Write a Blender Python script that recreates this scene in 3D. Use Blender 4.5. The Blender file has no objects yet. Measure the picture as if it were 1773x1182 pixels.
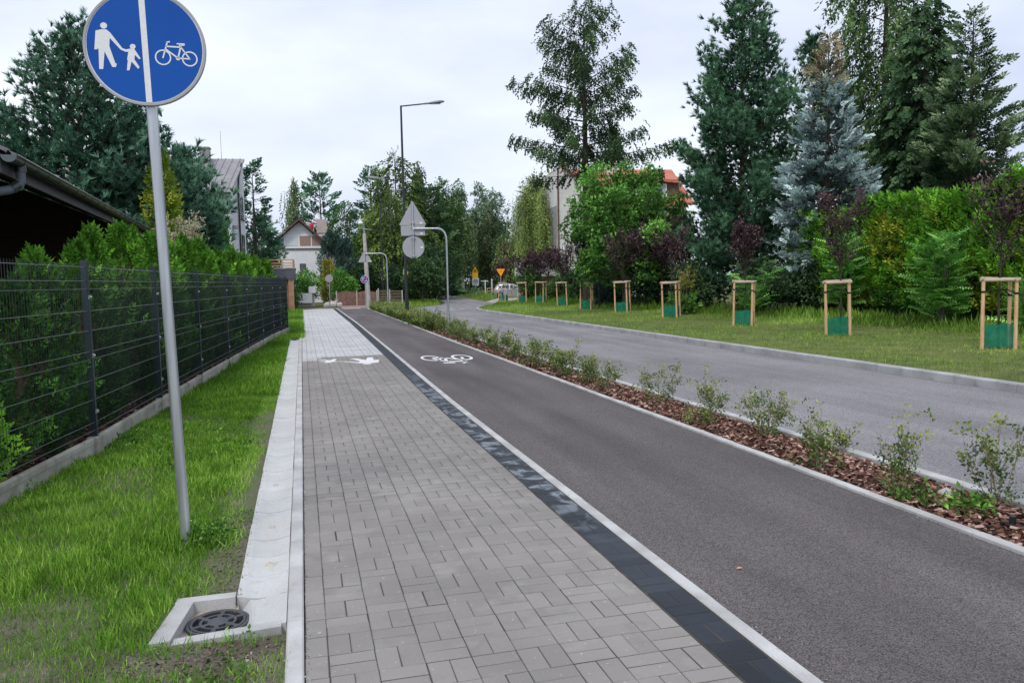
import bpy, math, random
import numpy as np
from mathutils import Vector, Matrix

random.seed(11)
rng = np.random.default_rng(11)
scene = bpy.context.scene
col = scene.collection
R = math.radians

# ------------------------------------------------------------------ camera
cam_data = bpy.data.cameras.new('camera')
cam = bpy.data.objects.new('camera', cam_data)
col.objects.link(cam)
cam_data.sensor_fit = 'HORIZONTAL'
cam_data.sensor_width = 36.0
cam_data.lens = 36.0 * 1352.0 / 1773.0
cam_data.clip_start = 0.05
cam_data.clip_end = 3000.0
yaw, pitch, roll = R(14.965), R(4.453), 0.02
fw = Vector((math.sin(yaw) * math.cos(pitch), math.cos(yaw) * math.cos(pitch), -math.sin(pitch)))
rt = Vector((math.cos(yaw), -math.sin(yaw), 0.0))
up = rt.cross(fw)
r2 = rt * math.cos(roll) - up * math.sin(roll)
u2 = rt * math.sin(roll) + up * math.cos(roll)
M = Matrix((r2, u2, -fw)).transposed().to_4x4()
M.translation = Vector((0, 0, 1.7))
cam.matrix_world = M
scene.camera = cam

# ------------------------------------------------------------------ world, sun, exposure
SUN_EL, SUN_AZ = R(55), R(215)          # soft overcast sun, behind and to the left of the camera
world = bpy.data.worlds.new('World')
scene.world = world
world.use_nodes = True
wn = world.node_tree.nodes
wl = world.node_tree.links
bg = wn['Background']
bg.inputs['Strength'].default_value = 0.1
sky = wn.new('ShaderNodeTexSky')
sky.sky_type = 'NISHITA'
sky.sun_disc = False
sky.sun_elevation = SUN_EL
sky.sun_rotation = SUN_AZ
sky.dust_density = 3.0
tc = wn.new('ShaderNodeTexCoord')
mp = wn.new('ShaderNodeMapping')
mp.inputs['Scale'].default_value = (1.0, 1.0, 2.6)
nz = wn.new('ShaderNodeTexNoise')
nz.inputs['Scale'].default_value = 2.0
nz.inputs['Detail'].default_value = 6.0
nz.inputs['Roughness'].default_value = 0.5
cr = wn.new('ShaderNodeValToRGB')
cr.color_ramp.elements[0].position = 0.32
cr.color_ramp.elements[0].color = (0.53, 0.59, 0.75, 1)
cr.color_ramp.elements[1].position = 0.68
cr.color_ramp.elements[1].color = (0.85, 0.90, 0.98, 1)
mul = wn.new('ShaderNodeVectorMath')
mul.operation = 'SCALE'
mul.inputs['Scale'].default_value = 10.6
mix = wn.new('ShaderNodeMixRGB')
mix.inputs['Fac'].default_value = 0.9
wl.new(tc.outputs['Generated'], mp.inputs['Vector'])
wl.new(mp.outputs['Vector'], nz.inputs['Vector'])
wl.new(nz.outputs['Fac'], cr.inputs['Fac'])
wl.new(cr.outputs['Color'], mul.inputs[0])
wl.new(sky.outputs['Color'], mix.inputs['Color1'])
wl.new(mul.outputs['Vector'], mix.inputs['Color2'])
wl.new(mix.outputs['Color'], bg.inputs['Color'])

sun_data = bpy.data.lights.new('sun', 'SUN')
sun_data.energy = 1.5
sun_data.angle = R(12)
sun_data.color = (1.0, 0.96, 0.9)
sun = bpy.data.objects.new('sun', sun_data)
col.objects.link(sun)
# direction the light comes from (azimuth measured from +Y towards +X)
sd = Vector((math.sin(SUN_AZ) * math.cos(SUN_EL), math.cos(SUN_AZ) * math.cos(SUN_EL), math.sin(SUN_EL)))
sun.rotation_euler = sd.to_track_quat('Z', 'Y').to_euler()

scene.view_settings.view_transform = 'Standard'
scene.view_settings.look = 'None'
scene.view_settings.exposure = 0.32
scene.view_settings.gamma = 1.0
scene.render.engine = 'CYCLES'
scene.cycles.max_bounces = 6
scene.cycles.diffuse_bounces = 3
scene.cycles.glossy_bounces = 2
scene.cycles.transmission_bounces = 3
scene.cycles.transparent_max_bounces = 8

# ------------------------------------------------------------------ helpers: tags
def tag(o, label=None, cat=None, group=None, kind=None):
    if label: o['label'] = label
    if cat: o['category'] = cat
    if group: o['group'] = group
    if kind: o['kind'] = kind
    return o

def empty(name, loc=(0, 0, 0), rz=0.0, label=None, cat=None, group=None):
    o = bpy.data.objects.new(name, None)
    col.objects.link(o)
    o.location = loc
    o.rotation_euler = (0, 0, rz)
    o.empty_display_size = 0.1
    return tag(o, label, cat, group)

def copy_tree(o, parent=None):
    c = o.copy()
    col.objects.link(c)
    c.parent = parent
    for ch in list(o.children):
        copy_tree(ch, c)
    return c

# ------------------------------------------------------------------ helpers: materials
def lin(r, g, b):
    f = lambda c: (c / 255 / 12.92) if c <= 10 else ((c / 255 + 0.055) / 1.055) ** 2.4
    return (f(r), f(g), f(b), 1.0)

def _nodes(name):
    m = bpy.data.materials.new(name)
    m.use_nodes = True
    nt = m.node_tree
    return m, nt, nt.nodes, nt.links, nt.nodes['Principled BSDF']

def mat(name, base, base2=None, scale=6.0, rough=0.75, spec=0.3, bump=0.0, bscale=None, metal=0.0, speck=None,
        lo=0.35, hi=0.65, piece=0.0, detail=5.0, coords='pos', stretch=None, bdist=0.01):
    """plain surface: two colours through noise, optional fine speckle, relief and a shade per piece"""
    m, nt, N, L, P = _nodes(name)
    P.inputs['Roughness'].default_value = rough
    P.inputs['Specular IOR Level'].default_value = spec
    P.inputs['Metallic'].default_value = metal
    if coords == 'pos':
        g = N.new('ShaderNodeNewGeometry'); vec = g.outputs['Position']
    else:
        g = N.new('ShaderNodeTexCoord'); vec = g.outputs['Object']
    if stretch:
        mpn = N.new('ShaderNodeMapping'); mpn.inputs['Scale'].default_value = stretch
        L.new(vec, mpn.inputs['Vector']); vec = mpn.outputs['Vector']
    out = None
    if base2 is not None:
        n = N.new('ShaderNodeTexNoise'); n.inputs['Scale'].default_value = scale; n.inputs['Detail'].default_value = detail
        L.new(vec, n.inputs['Vector'])
        c = N.new('ShaderNodeValToRGB')
        c.color_ramp.elements[0].position = lo; c.color_ramp.elements[0].color = base
        c.color_ramp.elements[1].position = hi; c.color_ramp.elements[1].color = base2
        L.new(n.outputs['Fac'], c.inputs['Fac']); out = c.outputs['Color']
    if speck:
        sc, amt = speck
        n2 = N.new('ShaderNodeTexNoise'); n2.inputs['Scale'].default_value = sc; n2.inputs['Detail'].default_value = 2.0
        n2.inputs['Roughness'].default_value = 0.8
        L.new(vec, n2.inputs['Vector'])
        mr = N.new('ShaderNodeMapRange'); mr.inputs['From Min'].default_value = 0.3; mr.inputs['From Max'].default_value = 0.7
        mr.inputs['To Min'].default_value = 1 - amt; mr.inputs['To Max'].default_value = 1 + amt
        L.new(n2.outputs['Fac'], mr.inputs['Value'])
        mm = N.new('ShaderNodeVectorMath'); mm.operation = 'SCALE'
        if out: L.new(out, mm.inputs[0])
        else: mm.inputs[0].default_value = base[:3]
        L.new(mr.outputs['Result'], mm.inputs['Scale']); out = mm.outputs['Vector']
    if piece > 0:
        at = N.new('ShaderNodeAttribute'); at.attribute_name = 'tint'
        oi = N.new('ShaderNodeObjectInfo')
        ad = N.new('ShaderNodeMath'); ad.operation = 'ADD'
        L.new(at.outputs['Fac'], ad.inputs[0]); L.new(oi.outputs['Random'], ad.inputs[1])
        fr = N.new('ShaderNodeMath'); fr.operation = 'FRACT'; L.new(ad.outputs[0], fr.inputs[0])
        mr = N.new('ShaderNodeMapRange'); mr.inputs['To Min'].default_value = 1 - piece; mr.inputs['To Max'].default_value = 1 + piece
        L.new(fr.outputs[0], mr.inputs['Value'])
        mm = N.new('ShaderNodeVectorMath'); mm.operation = 'SCALE'
        if out: L.new(out, mm.inputs[0])
        else: mm.inputs[0].default_value = base[:3]
        L.new(mr.outputs['Result'], mm.inputs['Scale']); out = mm.outputs['Vector']
    if out: L.new(out, P.inputs['Base Color'])
    else: P.inputs['Base Color'].default_value = base
    if bump > 0:
        b = N.new('ShaderNodeBump'); b.inputs['Strength'].default_value = bump; b.inputs['Distance'].default_value = bdist
        n3 = N.new('ShaderNodeTexNoise'); n3.inputs['Scale'].default_value = bscale or scale * 8; n3.inputs['Detail'].default_value = 4.0
        L.new(vec, n3.inputs['Vector']); L.new(n3.outputs['Fac'], b.inputs['Height']); L.new(b.outputs['Normal'], P.inputs['Normal'])
    return m

def leafmat(name, dark, mid, light, trans=0.25, rough=0.7, spec=0.08, gain=1.55):
    """foliage: each leaf has its own tint (attribute), pale shoots, and lit tips against inner shade put into the ramp"""
    m, nt, N, L, P = _nodes(name)
    dark, mid, light = [tuple(min(.75, q * gain * k) for q in w[:3]) + (1.0,) for w, k in ((dark, .5), (mid, .80), (light, 1.32))]  # dark stop lowered, light stop raised: lit tips and shade put into the colour
    trans *= .6
    at = N.new('ShaderNodeAttribute'); at.attribute_name = 'tint'
    c = N.new('ShaderNodeValToRGB')
    e = c.color_ramp.elements
    e[0].position = 0.10; e[0].color = dark
    e[1].position = 0.90; e[1].color = light
    k = e.new(0.5); k.color = mid
    L.new(at.outputs['Fac'], c.inputs['Fac'])
    L.new(c.outputs['Color'], P.inputs['Base Color'])
    P.inputs['Roughness'].default_value = rough
    P.inputs['Specular IOR Level'].default_value = spec
    if trans > 0:
        t = N.new('ShaderNodeBsdfTranslucent'); L.new(c.outputs['Color'], t.inputs['Color'])
        mx = N.new('ShaderNodeMixShader'); mx.inputs['Fac'].default_value = trans
        L.new(P.outputs['BSDF'], mx.inputs[1]); L.new(t.outputs['BSDF'], mx.inputs[2])
        L.new(mx.outputs['Shader'], N['Material Output'].inputs['Surface'])
    return m

def c3(r, g, b): return (r, g, b, 1.0)

# ------------------------------------------------------------------ helpers: meshes
class MB:
    """collects boxes, prisms, tubes and lathes; build() links them as one mesh object"""
    def __init__(s): s.v = []; s.f = []; s.mi = []; s.cur = 0
    def add(s, vs, fs):
        n = len(s.v); s.v += [tuple(v) for v in vs]
        for f in fs: s.f.append(tuple(i + n for i in f)); s.mi.append(s.cur)
        return s
    def box(s, x0, x1, y0, y1, z0, z1, bev=0.0):
        if bev <= 0:
            vs = [(x0,y0,z0),(x1,y0,z0),(x1,y1,z0),(x0,y1,z0),(x0,y0,z1),(x1,y0,z1),(x1,y1,z1),(x0,y1,z1)]
            return s.add(vs, [(3,2,1,0),(4,5,6,7),(0,1,5,4),(1,2,6,5),(2,3,7,6),(3,0,4,7)])
        b = bev
        vs = [(x0,y0,z0),(x1,y0,z0),(x1,y1,z0),(x0,y1,z0),(x0,y0,z1-b),(x1,y0,z1-b),(x1,y1,z1-b),(x0,y1,z1-b),
              (x0+b,y0+b,z1),(x1-b,y0+b,z1),(x1-b,y1-b,z1),(x0+b,y1-b,z1)]
        return s.add(vs, [(3,2,1,0),(0,1,5,4),(1,2,6,5),(2,3,7,6),(3,0,4,7),(4,5,9,8),(5,6,10,9),(6,7,11,10),(7,4,8,11),(8,9,10,11)])
    def prism(s, poly, axis, a, b):
        """polygon in the plane across axis, extruded from a to b"""
        n = len(poly)
        def P(p, t):
            return (t, p[0], p[1]) if axis == 'x' else ((p[0], t, p[1]) if axis == 'y' else (p[0], p[1], t))
        vs = [P(p, a) for p in poly] + [P(p, b) for p in poly]
        fs = [tuple(range(n))[::-1], tuple(range(n, 2 * n))] + [(i, (i+1) % n, n + (i+1) % n, n + i) for i in range(n)]
        return s.add(vs, fs)
    def tube(s, pts, rad, sides=8, caps=True):
        pts = [Vector(p) for p in pts]
        n = len(pts)
        rad = [rad] * n if not hasattr(rad, '__len__') else rad
        vs = []; prev = None
        for i, p in enumerate(pts):
            d = (pts[min(i+1, n-1)] - pts[max(i-1, 0)])
            d = d.normalized() if d.length > 1e-9 else Vector((0, 0, 1))
            if prev is None:
                a = Vector((1, 0, 0)) if abs(d.x) < 0.9 else Vector((0, 1, 0))
            else: a = prev
            x = (a - d * a.dot(d)); x.normalize(); prev = x
            y = d.cross(x)
            for k in range(sides):
                t = 2 * math.pi * k / sides
                vs.append(p + (x * math.cos(t) + y * math.sin(t)) * rad[i])
        fs = []
        for i in range(n - 1):
            for k in range(sides):
                k2 = (k + 1) % sides
                fs.append((i*sides+k, i*sides+k2, (i+1)*sides+k2, (i+1)*sides+k))
        if caps:
            fs.append(tuple(range(sides))[::-1]); fs.append(tuple((n-1)*sides + k for k in range(sides)))
        return s.add(vs, fs)
    def disc(s, c, r, n_axis, thick, sides=48):
        """flat round plate; n_axis is its normal"""
        c = Vector(c); d = Vector(n_axis).normalized()
        return s.tube([c - d * thick / 2, c + d * thick / 2], r, sides)
    def mesh(s, name='m'):
        me = bpy.data.meshes.new(name)
        me.from_pydata(s.v, [], s.f)
        me.update()
        return me
    def build(s, name, mats, parent=None, smooth=False):
        me = s.mesh(name)
        mats = mats if isinstance(mats, (list, tuple)) else [mats]
        for m in mats: me.materials.append(m)
        if len(mats) > 1: me.polygons.foreach_set('material_index', s.mi)
        if smooth: me.polygons.foreach_set('use_smooth', [True] * len(me.polygons))
        o = bpy.data.objects.new(name, me)
        col.objects.link(o)
        if parent is not None: o.parent = parent
        return o

def smooth_by_angle(o, ang=40):
    me = o.data
    me.polygons.foreach_set('use_smooth', [True] * len(me.polygons))
    try: me.set_sharp_from_angle(angle=R(ang))
    except Exception: pass
    return o

def np_mesh(name, V, F, m, tint=None, parent=None, smooth=False):
    """one mesh object from triangle arrays"""
    me = bpy.data.meshes.new(name)
    nv, nf = len(V), len(F)
    me.vertices.add(nv); me.vertices.foreach_set('co', np.ascontiguousarray(V, np.float32).ravel())
    me.loops.add(nf * 3); me.loops.foreach_set('vertex_index', np.ascontiguousarray(F, np.int32).ravel())
    me.polygons.add(nf); me.polygons.foreach_set('loop_start', np.arange(0, nf * 3, 3, dtype=np.int32))
    if tint is not None:
        a = me.attributes.new('tint', 'FLOAT', 'POINT'); a.data.foreach_set('value', np.ascontiguousarray(tint, np.float32))
    if smooth: me.polygons.foreach_set('use_smooth', np.ones(nf, bool))
    me.update(calc_edges=True)
    me.materials.append(m)
    o = bpy.data.objects.new(name, me)
    col.objects.link(o)
    if parent is not None: o.parent = parent
    return o

def sheet(name, poly, z, m, kind='structure'):
    """flat sheet on the ground from a polygon"""
    me = bpy.data.meshes.new(name)
    me.from_pydata([(x, y, z) for x, y in poly], [], [tuple(range(len(poly)))])
    me.update(); me.materials.append(m)
    o = bpy.data.objects.new(name, me); col.objects.link(o)
    if kind: o['kind'] = kind
    return o

def grid_sheet(name, x0, x1, y0, y1, nx, ny, zf, m, xf=None, kind='structure'):
    xs = np.linspace(0, 1, nx); ys = np.linspace(y0, y1, ny)
    V = np.zeros((ny, nx, 3))
    for j, y in enumerate(ys):
        a, b = (x0, x1) if xf is None else xf(y)
        X = a + (b - a) * xs
        V[j, :, 0] = X; V[j, :, 1] = y; V[j, :, 2] = zf(X, y)
    idx = np.arange(nx * ny).reshape(ny, nx)
    q = np.stack([idx[:-1, :-1], idx[:-1, 1:], idx[1:, 1:], idx[1:, :-1]], -1).reshape(-1, 4)
    F = np.concatenate([q[:, [0, 1, 2]], q[:, [0, 2, 3]]])
    o = np_mesh(name, V.reshape(-1, 3), F, m, smooth=True)
    if kind: o['kind'] = kind
    return o

# ------------------------------------------------------------------ helpers: foliage
def norm(a):
    return a / np.maximum(np.linalg.norm(a, axis=-1, keepdims=True), 1e-9)

def scatter(tmpl, P, D, S, T, upv=None, rollj=0.6, tj=0.12):
    """copies of leafy sprigs (list of (verts, tris)), pointing along D, merged into one array"""
    P = np.asarray(P, float); D = norm(np.asarray(D, float)); S = np.asarray(S, float) * np.ones(len(P)); T = np.asarray(T, float) * np.ones(len(P))
    U = np.tile(np.array([0, 0, 1.0]), (len(P), 1)) if upv is None else upv
    U = U + rng.normal(0, 0.15, U.shape)
    Y = norm(np.cross(U, D) + 1e-6); Z = np.cross(D, Y)
    a = rng.uniform(-rollj, rollj, len(P))[:, None]
    Y2 = Y * np.cos(a) + Z * np.sin(a); Z2 = -Y * np.sin(a) + Z * np.cos(a)
    pick = rng.integers(0, len(tmpl), len(P))
    Vs, Fs, Ts = [], [], []; off = 0
    for k, (tv, tf) in enumerate(tmpl):
        i = np.where(pick == k)[0]
        if len(i) == 0: continue
        v = (tv[None, :, 0:1] * D[i][:, None, :] + tv[None, :, 1:2] * Y2[i][:, None, :] + tv[None, :, 2:3] * Z2[i][:, None, :]) * S[i][:, None, None] + P[i][:, None, :]
        n = len(tv)
        f = tf[None] + (np.arange(len(i)) * n)[:, None, None] + off
        t = np.repeat(np.clip(T[i] + rng.normal(0, tj, len(i)), 0, 1), n)
        Vs.append(v.reshape(-1, 3)); Fs.append(f.reshape(-1, 3)); Ts.append(t); off += len(i) * n
    return np.concatenate(Vs), np.concatenate(Fs), np.concatenate(Ts)

def join(*parts):
    V, F, T = [], [], []; o = 0
    for v, f, t in parts:
        V.append(v); F.append(f + o); T.append(t); o += len(v)
    return np.concatenate(V), np.concatenate(F), np.concatenate(T)

def T_leaf(n, spread, ll, lw, fwd=0.6, seed=0, droop=0.0):
    """n pointed leaves set round a short twig"""
    r = np.random.default_rng(seed); V = []; F = []
    for i in range(n):
        b = np.array([r.uniform(0, spread), r.normal(0, spread * .32), r.normal(0, spread * .22)])
        d = norm(np.array([fwd + r.normal(0, .4), r.normal(0, .8), r.normal(0.1, .45) - droop]))
        s = norm(np.cross(d, np.array([0, 0, 1.0]) + r.normal(0, .45, 3)))
        u = np.cross(s, d); l = ll * r.uniform(.7, 1.25); w = lw * r.uniform(.8, 1.2)
        k = len(V)
        V += [b, b + d * l * .45 + s * w * .5 + u * w * .18, b + d * l - u * w * .15, b + d * l * .45 - s * w * .5 + u * w * .18]
        F += [(k, k + 1, k + 2), (k, k + 2, k + 3)]
    return np.array(V), np.array(F)

def T_tuft(n, L, w, seed=0, stem=.45):
    """pine shoot: needles brushing forward round the shoot"""
    r = np.random.default_rng(seed); V = []; F = []
    for i in range(n):
        x = r.uniform(0, stem) * L; a = r.uniform(0, 2 * math.pi); c = r.uniform(.25, 1.0)
        d = norm(np.array([1.0, c * math.cos(a), c * math.sin(a)])); s = norm(np.cross(d, r.normal(0, 1, 3)))
        l = L * r.uniform(.6, 1.0); k = len(V); b = np.array([x, 0, 0])
        V += [b - s * w * .5, b + s * w * .5, b + d * l]; F += [(k, k + 1, k + 2)]
    return np.array(V), np.array(F)

def T_frond(n, L, W, w, seed=0, droop=.15, lift=0.0):
    """spruce or thuja spray: side twigs along a flat stem"""
    r = np.random.default_rng(seed); V = []; F = []
    def leaf(b, d, l, ww):
        s = norm(np.cross(d, np.array([0, 0, 1.0]) + r.normal(0, .35, 3))); k = len(V)
        V.extend([b, b + d * l * .4 + s * ww * .5, b + d * l, b + d * l * .4 - s * ww * .5]); F.extend([(k, k+1, k+2), (k, k+2, k+3)])
    for i in range(n):
        t = (i + .3) / n; x = t * L * .85
        z = -droop * L * t * t
        for sd in (-1, 1):
            l = W * (1 - t * .75) * r.uniform(.7, 1.15)
            d = norm(np.array([.75 + r.normal(0, .12), sd * (.85 + r.normal(0, .12)), -droop + lift + r.normal(0, .12)]))
            leaf(np.array([x, 0, z]), d, l, w * r.uniform(.8, 1.2))
    leaf(np.array([L * .7, 0, -droop * L * .5]), norm(np.array([1, 0, -droop * .8])), L * .34, w)
    return np.array(V), np.array(F)

def T_strand(n, L, ll, lw, seed=0):
    """hanging twig (along +X) with narrow leaves"""
    r = np.random.default_rng(seed); V = []; F = []
    for i in range(n):
        x = (i + r.uniform(0, 1)) / n * L; a = r.uniform(0, 2 * math.pi); o = .09 * L * (x / L) * r.normal(0, .5)
        d = norm(np.array([.9, .75 * math.cos(a), .75 * math.sin(a)])); s = norm(np.cross(d, r.normal(0, 1, 3)))
        b = np.array([x, o, o * .5]); l = ll * r.uniform(.7, 1.2); k = len(V)
        V += [b, b + d * l * .4 + s * lw * .5, b + d * l, b + d * l * .4 - s * lw * .5]; F += [(k, k+1, k+2), (k, k+2, k+3)]
    return np.array(V), np.array(F)

TUFT = [T_tuft(16, .28, .042, i) for i in range(4)]
SPRUCE = [T_frond(4, .55, .30, .115, i, .12) for i in range(4)]
FIR = [T_frond(4, .46, .25, .090, i, -.10) for i in range(4)]
LARCH = [T_strand(15, .9, .17, .075, i) for i in range(4)]
LARCHUP = [T_strand(8, .6, .20, .09, i + 9) for i in range(3)]
FRINGE = [T_strand(9, .8, .20, .095, i + 19) for i in range(4)]
LEAF = [T_leaf(9, .30, .15, .085, .5, i) for i in range(5)]
LEAFBIG = [T_leaf(8, .6, .34, .20, .4, i + 20) for i in range(5)]
LEAFSM = [T_leaf(7, .09, .035, .022, .5, i + 40) for i in range(5)]
THUJA = [T_frond(3, .16, .090, .024, i + 50, .05) for i in range(5)]
WILLOW = [T_strand(13, 1.3, .16, .035, i + 30) for i in range(4)]
BIRCH = [T_strand(9, .9, .16, .11, i + 60) for i in range(4)]

def wood(name, tubes, m, parent, sides=6):
    b = MB()
    for pts, rad in tubes: b.tube(pts, rad, sides, caps=False)
    return b.build(name, m, parent, smooth=True)
# ------------------------------------------------------------------ materials
M = {}
M['ground'] = mat('ground_grass', c3(.06, .085, .02), c3(.12, .13, .045), scale=.35, rough=.95, bump=.4, bscale=30)
M['lawnsoil'] = mat('lawn_thatch', c3(.13, .115, .085), c3(.075, .115, .03), scale=2.2, rough=.95, bump=.7, bscale=60, speck=(90, .4))
M['soil'] = mat('soil', c3(.15, .13, .105), c3(.09, .075, .058), scale=3.5, rough=.95, bump=.7, bscale=60, speck=(90, .45))
M['bedsoil'] = mat('bed_soil', c3(.05, .03, .024), c3(.10, .06, .048), scale=25, rough=.95, bump=.8, bscale=70)
M['sand'] = mat('joint_sand', c3(.04, .037, .034), c3(.075, .07, .06), scale=5, rough=.95)
M['drysand'] = mat('dry_sand', c3(.50, .43, .34), c3(.36, .26, .18), scale=9, rough=.95, bump=.5, bscale=90, speck=(160, .3))
M['paver'] = mat('grey_paver', c3(.212, .199, .188), c3(.265, .249, .235), scale=.9, rough=.82, bump=.25, bscale=130, speck=(260, .16), piece=.075, bdist=.004)
M['lightpaver'] = mat('light_paver', c3(.42, .42, .43), c3(.52, .52, .53), scale=.8, rough=.8, bump=.2, bscale=120, speck=(200, .12), piece=.08, bdist=.004)
M['darkpaver'] = mat('dark_paver', c3(.022, .027, .036), c3(.036, .042, .054), scale=1.2, rough=.72, bump=.3, bscale=140, speck=(240, .3), piece=.25, bdist=.004)
M['kerb'] = mat('concrete_kerb', c3(.36, .36, .355), c3(.51, .51, .51), scale=3.2, rough=.85, bump=.25, bscale=90, speck=(170, .13), piece=.05, bdist=.004)
M['gutter'] = mat('gutter_concrete', c3(.47, .475, .47), c3(.525, .53, .53), scale=2.0, rough=.85, bump=.3, bscale=320, speck=(190, .22), piece=.05, bdist=.004)
M['plinth'] = mat('plinth_concrete', c3(.27, .26, .22), c3(.43, .42, .38), scale=2.4, rough=.9, bump=.3, bscale=60, speck=(110, .16), piece=.06)
M['oldkerb'] = mat('road_kerb', c3(.29, .29, .30), c3(.42, .42, .43), scale=1.6, rough=.88, bump=.3, bscale=60, speck=(90, .15), piece=.08)
M['heapsand'] = mat('washed_sand', c3(.50, .465, .41), c3(.42, .37, .30), scale=30, rough=.95, speck=(200, .2))
M['paint'] = mat('road_paint', c3(.74, .74, .74), c3(.62, .62, .63), scale=9, rough=.7, speck=(200, .08))

def add_bloom(m, y0, y1, colr):
    """whitish lime bloom in ragged patches over part of the dark band"""
    nt = m.node_tree; N, L = nt.nodes, nt.links; P = N['Principled BSDF']
    src = P.inputs['Base Color'].links[0].from_socket
    g = N.new('ShaderNodeNewGeometry'); n = N.new('ShaderNodeTexNoise'); n.inputs['Scale'].default_value = 5.5; n.inputs['Detail'].default_value = 5; n.inputs['Distortion'].default_value = .8
    L.new(g.outputs['Position'], n.inputs['Vector'])
    r = N.new('ShaderNodeMapRange'); r.inputs['From Min'].default_value = .47; r.inputs['From Max'].default_value = .62; L.new(n.outputs['Fac'], r.inputs['Value'])
    s = N.new('ShaderNodeSeparateXYZ'); L.new(g.outputs['Position'], s.inputs[0])
    a = N.new('ShaderNodeMapRange'); a.inputs['From Min'].default_value = y0; a.inputs['From Max'].default_value = y0 + 1.2; L.new(s.outputs['Y'], a.inputs['Value'])
    b = N.new('ShaderNodeMapRange'); b.inputs['From Min'].default_value = y1; b.inputs['From Max'].default_value = y1 - 2.5; L.new(s.outputs['Y'], b.inputs['Value'])
    m1 = N.new('ShaderNodeMath'); m1.operation = 'MULTIPLY'; L.new(a.outputs[0], m1.inputs[0]); L.new(b.outputs[0], m1.inputs[1])
    m2 = N.new('ShaderNodeMath'); m2.operation = 'MULTIPLY'; L.new(m1.outputs[0], m2.inputs[0]); L.new(r.outputs[0], m2.inputs[1])
    m3 = N.new('ShaderNodeMath'); m3.operation = 'MULTIPLY'; m3.inputs[1].default_value = .75; L.new(m2.outputs[0], m3.inputs[0])
    x = N.new('ShaderNodeMixRGB'); x.inputs['Color2'].default_value = colr; L.new(m3.outputs[0], x.inputs['Fac']); L.new(src, x.inputs['Color1']); L.new(x.outputs['Color'], P.inputs['Base Color'])
def add_flecks(m, scale, lo, hi, colr, amt, detail=3):
    """small marks with a shape of their own: lime specks, dirt spots, lichen"""
    nt = m.node_tree; N, L = nt.nodes, nt.links; P = N['Principled BSDF']
    src = P.inputs['Base Color'].links[0].from_socket
    g = N.new('ShaderNodeNewGeometry'); n = N.new('ShaderNodeTexNoise'); n.inputs['Scale'].default_value = scale; n.inputs['Detail'].default_value = detail; L.new(g.outputs['Position'], n.inputs['Vector'])
    r = N.new('ShaderNodeMapRange'); r.inputs['From Min'].default_value = lo; r.inputs['From Max'].default_value = hi; r.inputs['To Max'].default_value = amt; L.new(n.outputs['Fac'], r.inputs['Value'])
    x = N.new('ShaderNodeMixRGB'); x.inputs['Color2'].default_value = colr; L.new(r.outputs[0], x.inputs['Fac']); L.new(src, x.inputs['Color1']); L.new(x.outputs['Color'], P.inputs['Base Color'])
add_flecks(M['paver'], 34, .66, .74, c3(.52, .50, .48), .6)
add_flecks(M['paver'], 5.0, .56, .72, c3(.17, .16, .15), .45, 5)
add_flecks(M['paver'], 3.2, .58, .75, c3(.36, .345, .33), .5, 5)
add_flecks(M['kerb'], 14, .60, .75, c3(.26, .24, .20), .55, 5)
add_flecks(M['gutter'], 11, .60, .76, c3(.33, .30, .25), .5, 5)
add_flecks(M['gutter'], 60, .68, .74, c3(.25, .24, .22), .5)
add_flecks(M['plinth'], 6, .55, .72, c3(.14, .13, .09), .6, 5)
add_flecks(M['oldkerb'], 5, .55, .72, c3(.12, .12, .12), .5, 5)
add_bloom(M['darkpaver'], 4.6, 15.0, c3(.26, .29, .33))

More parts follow.
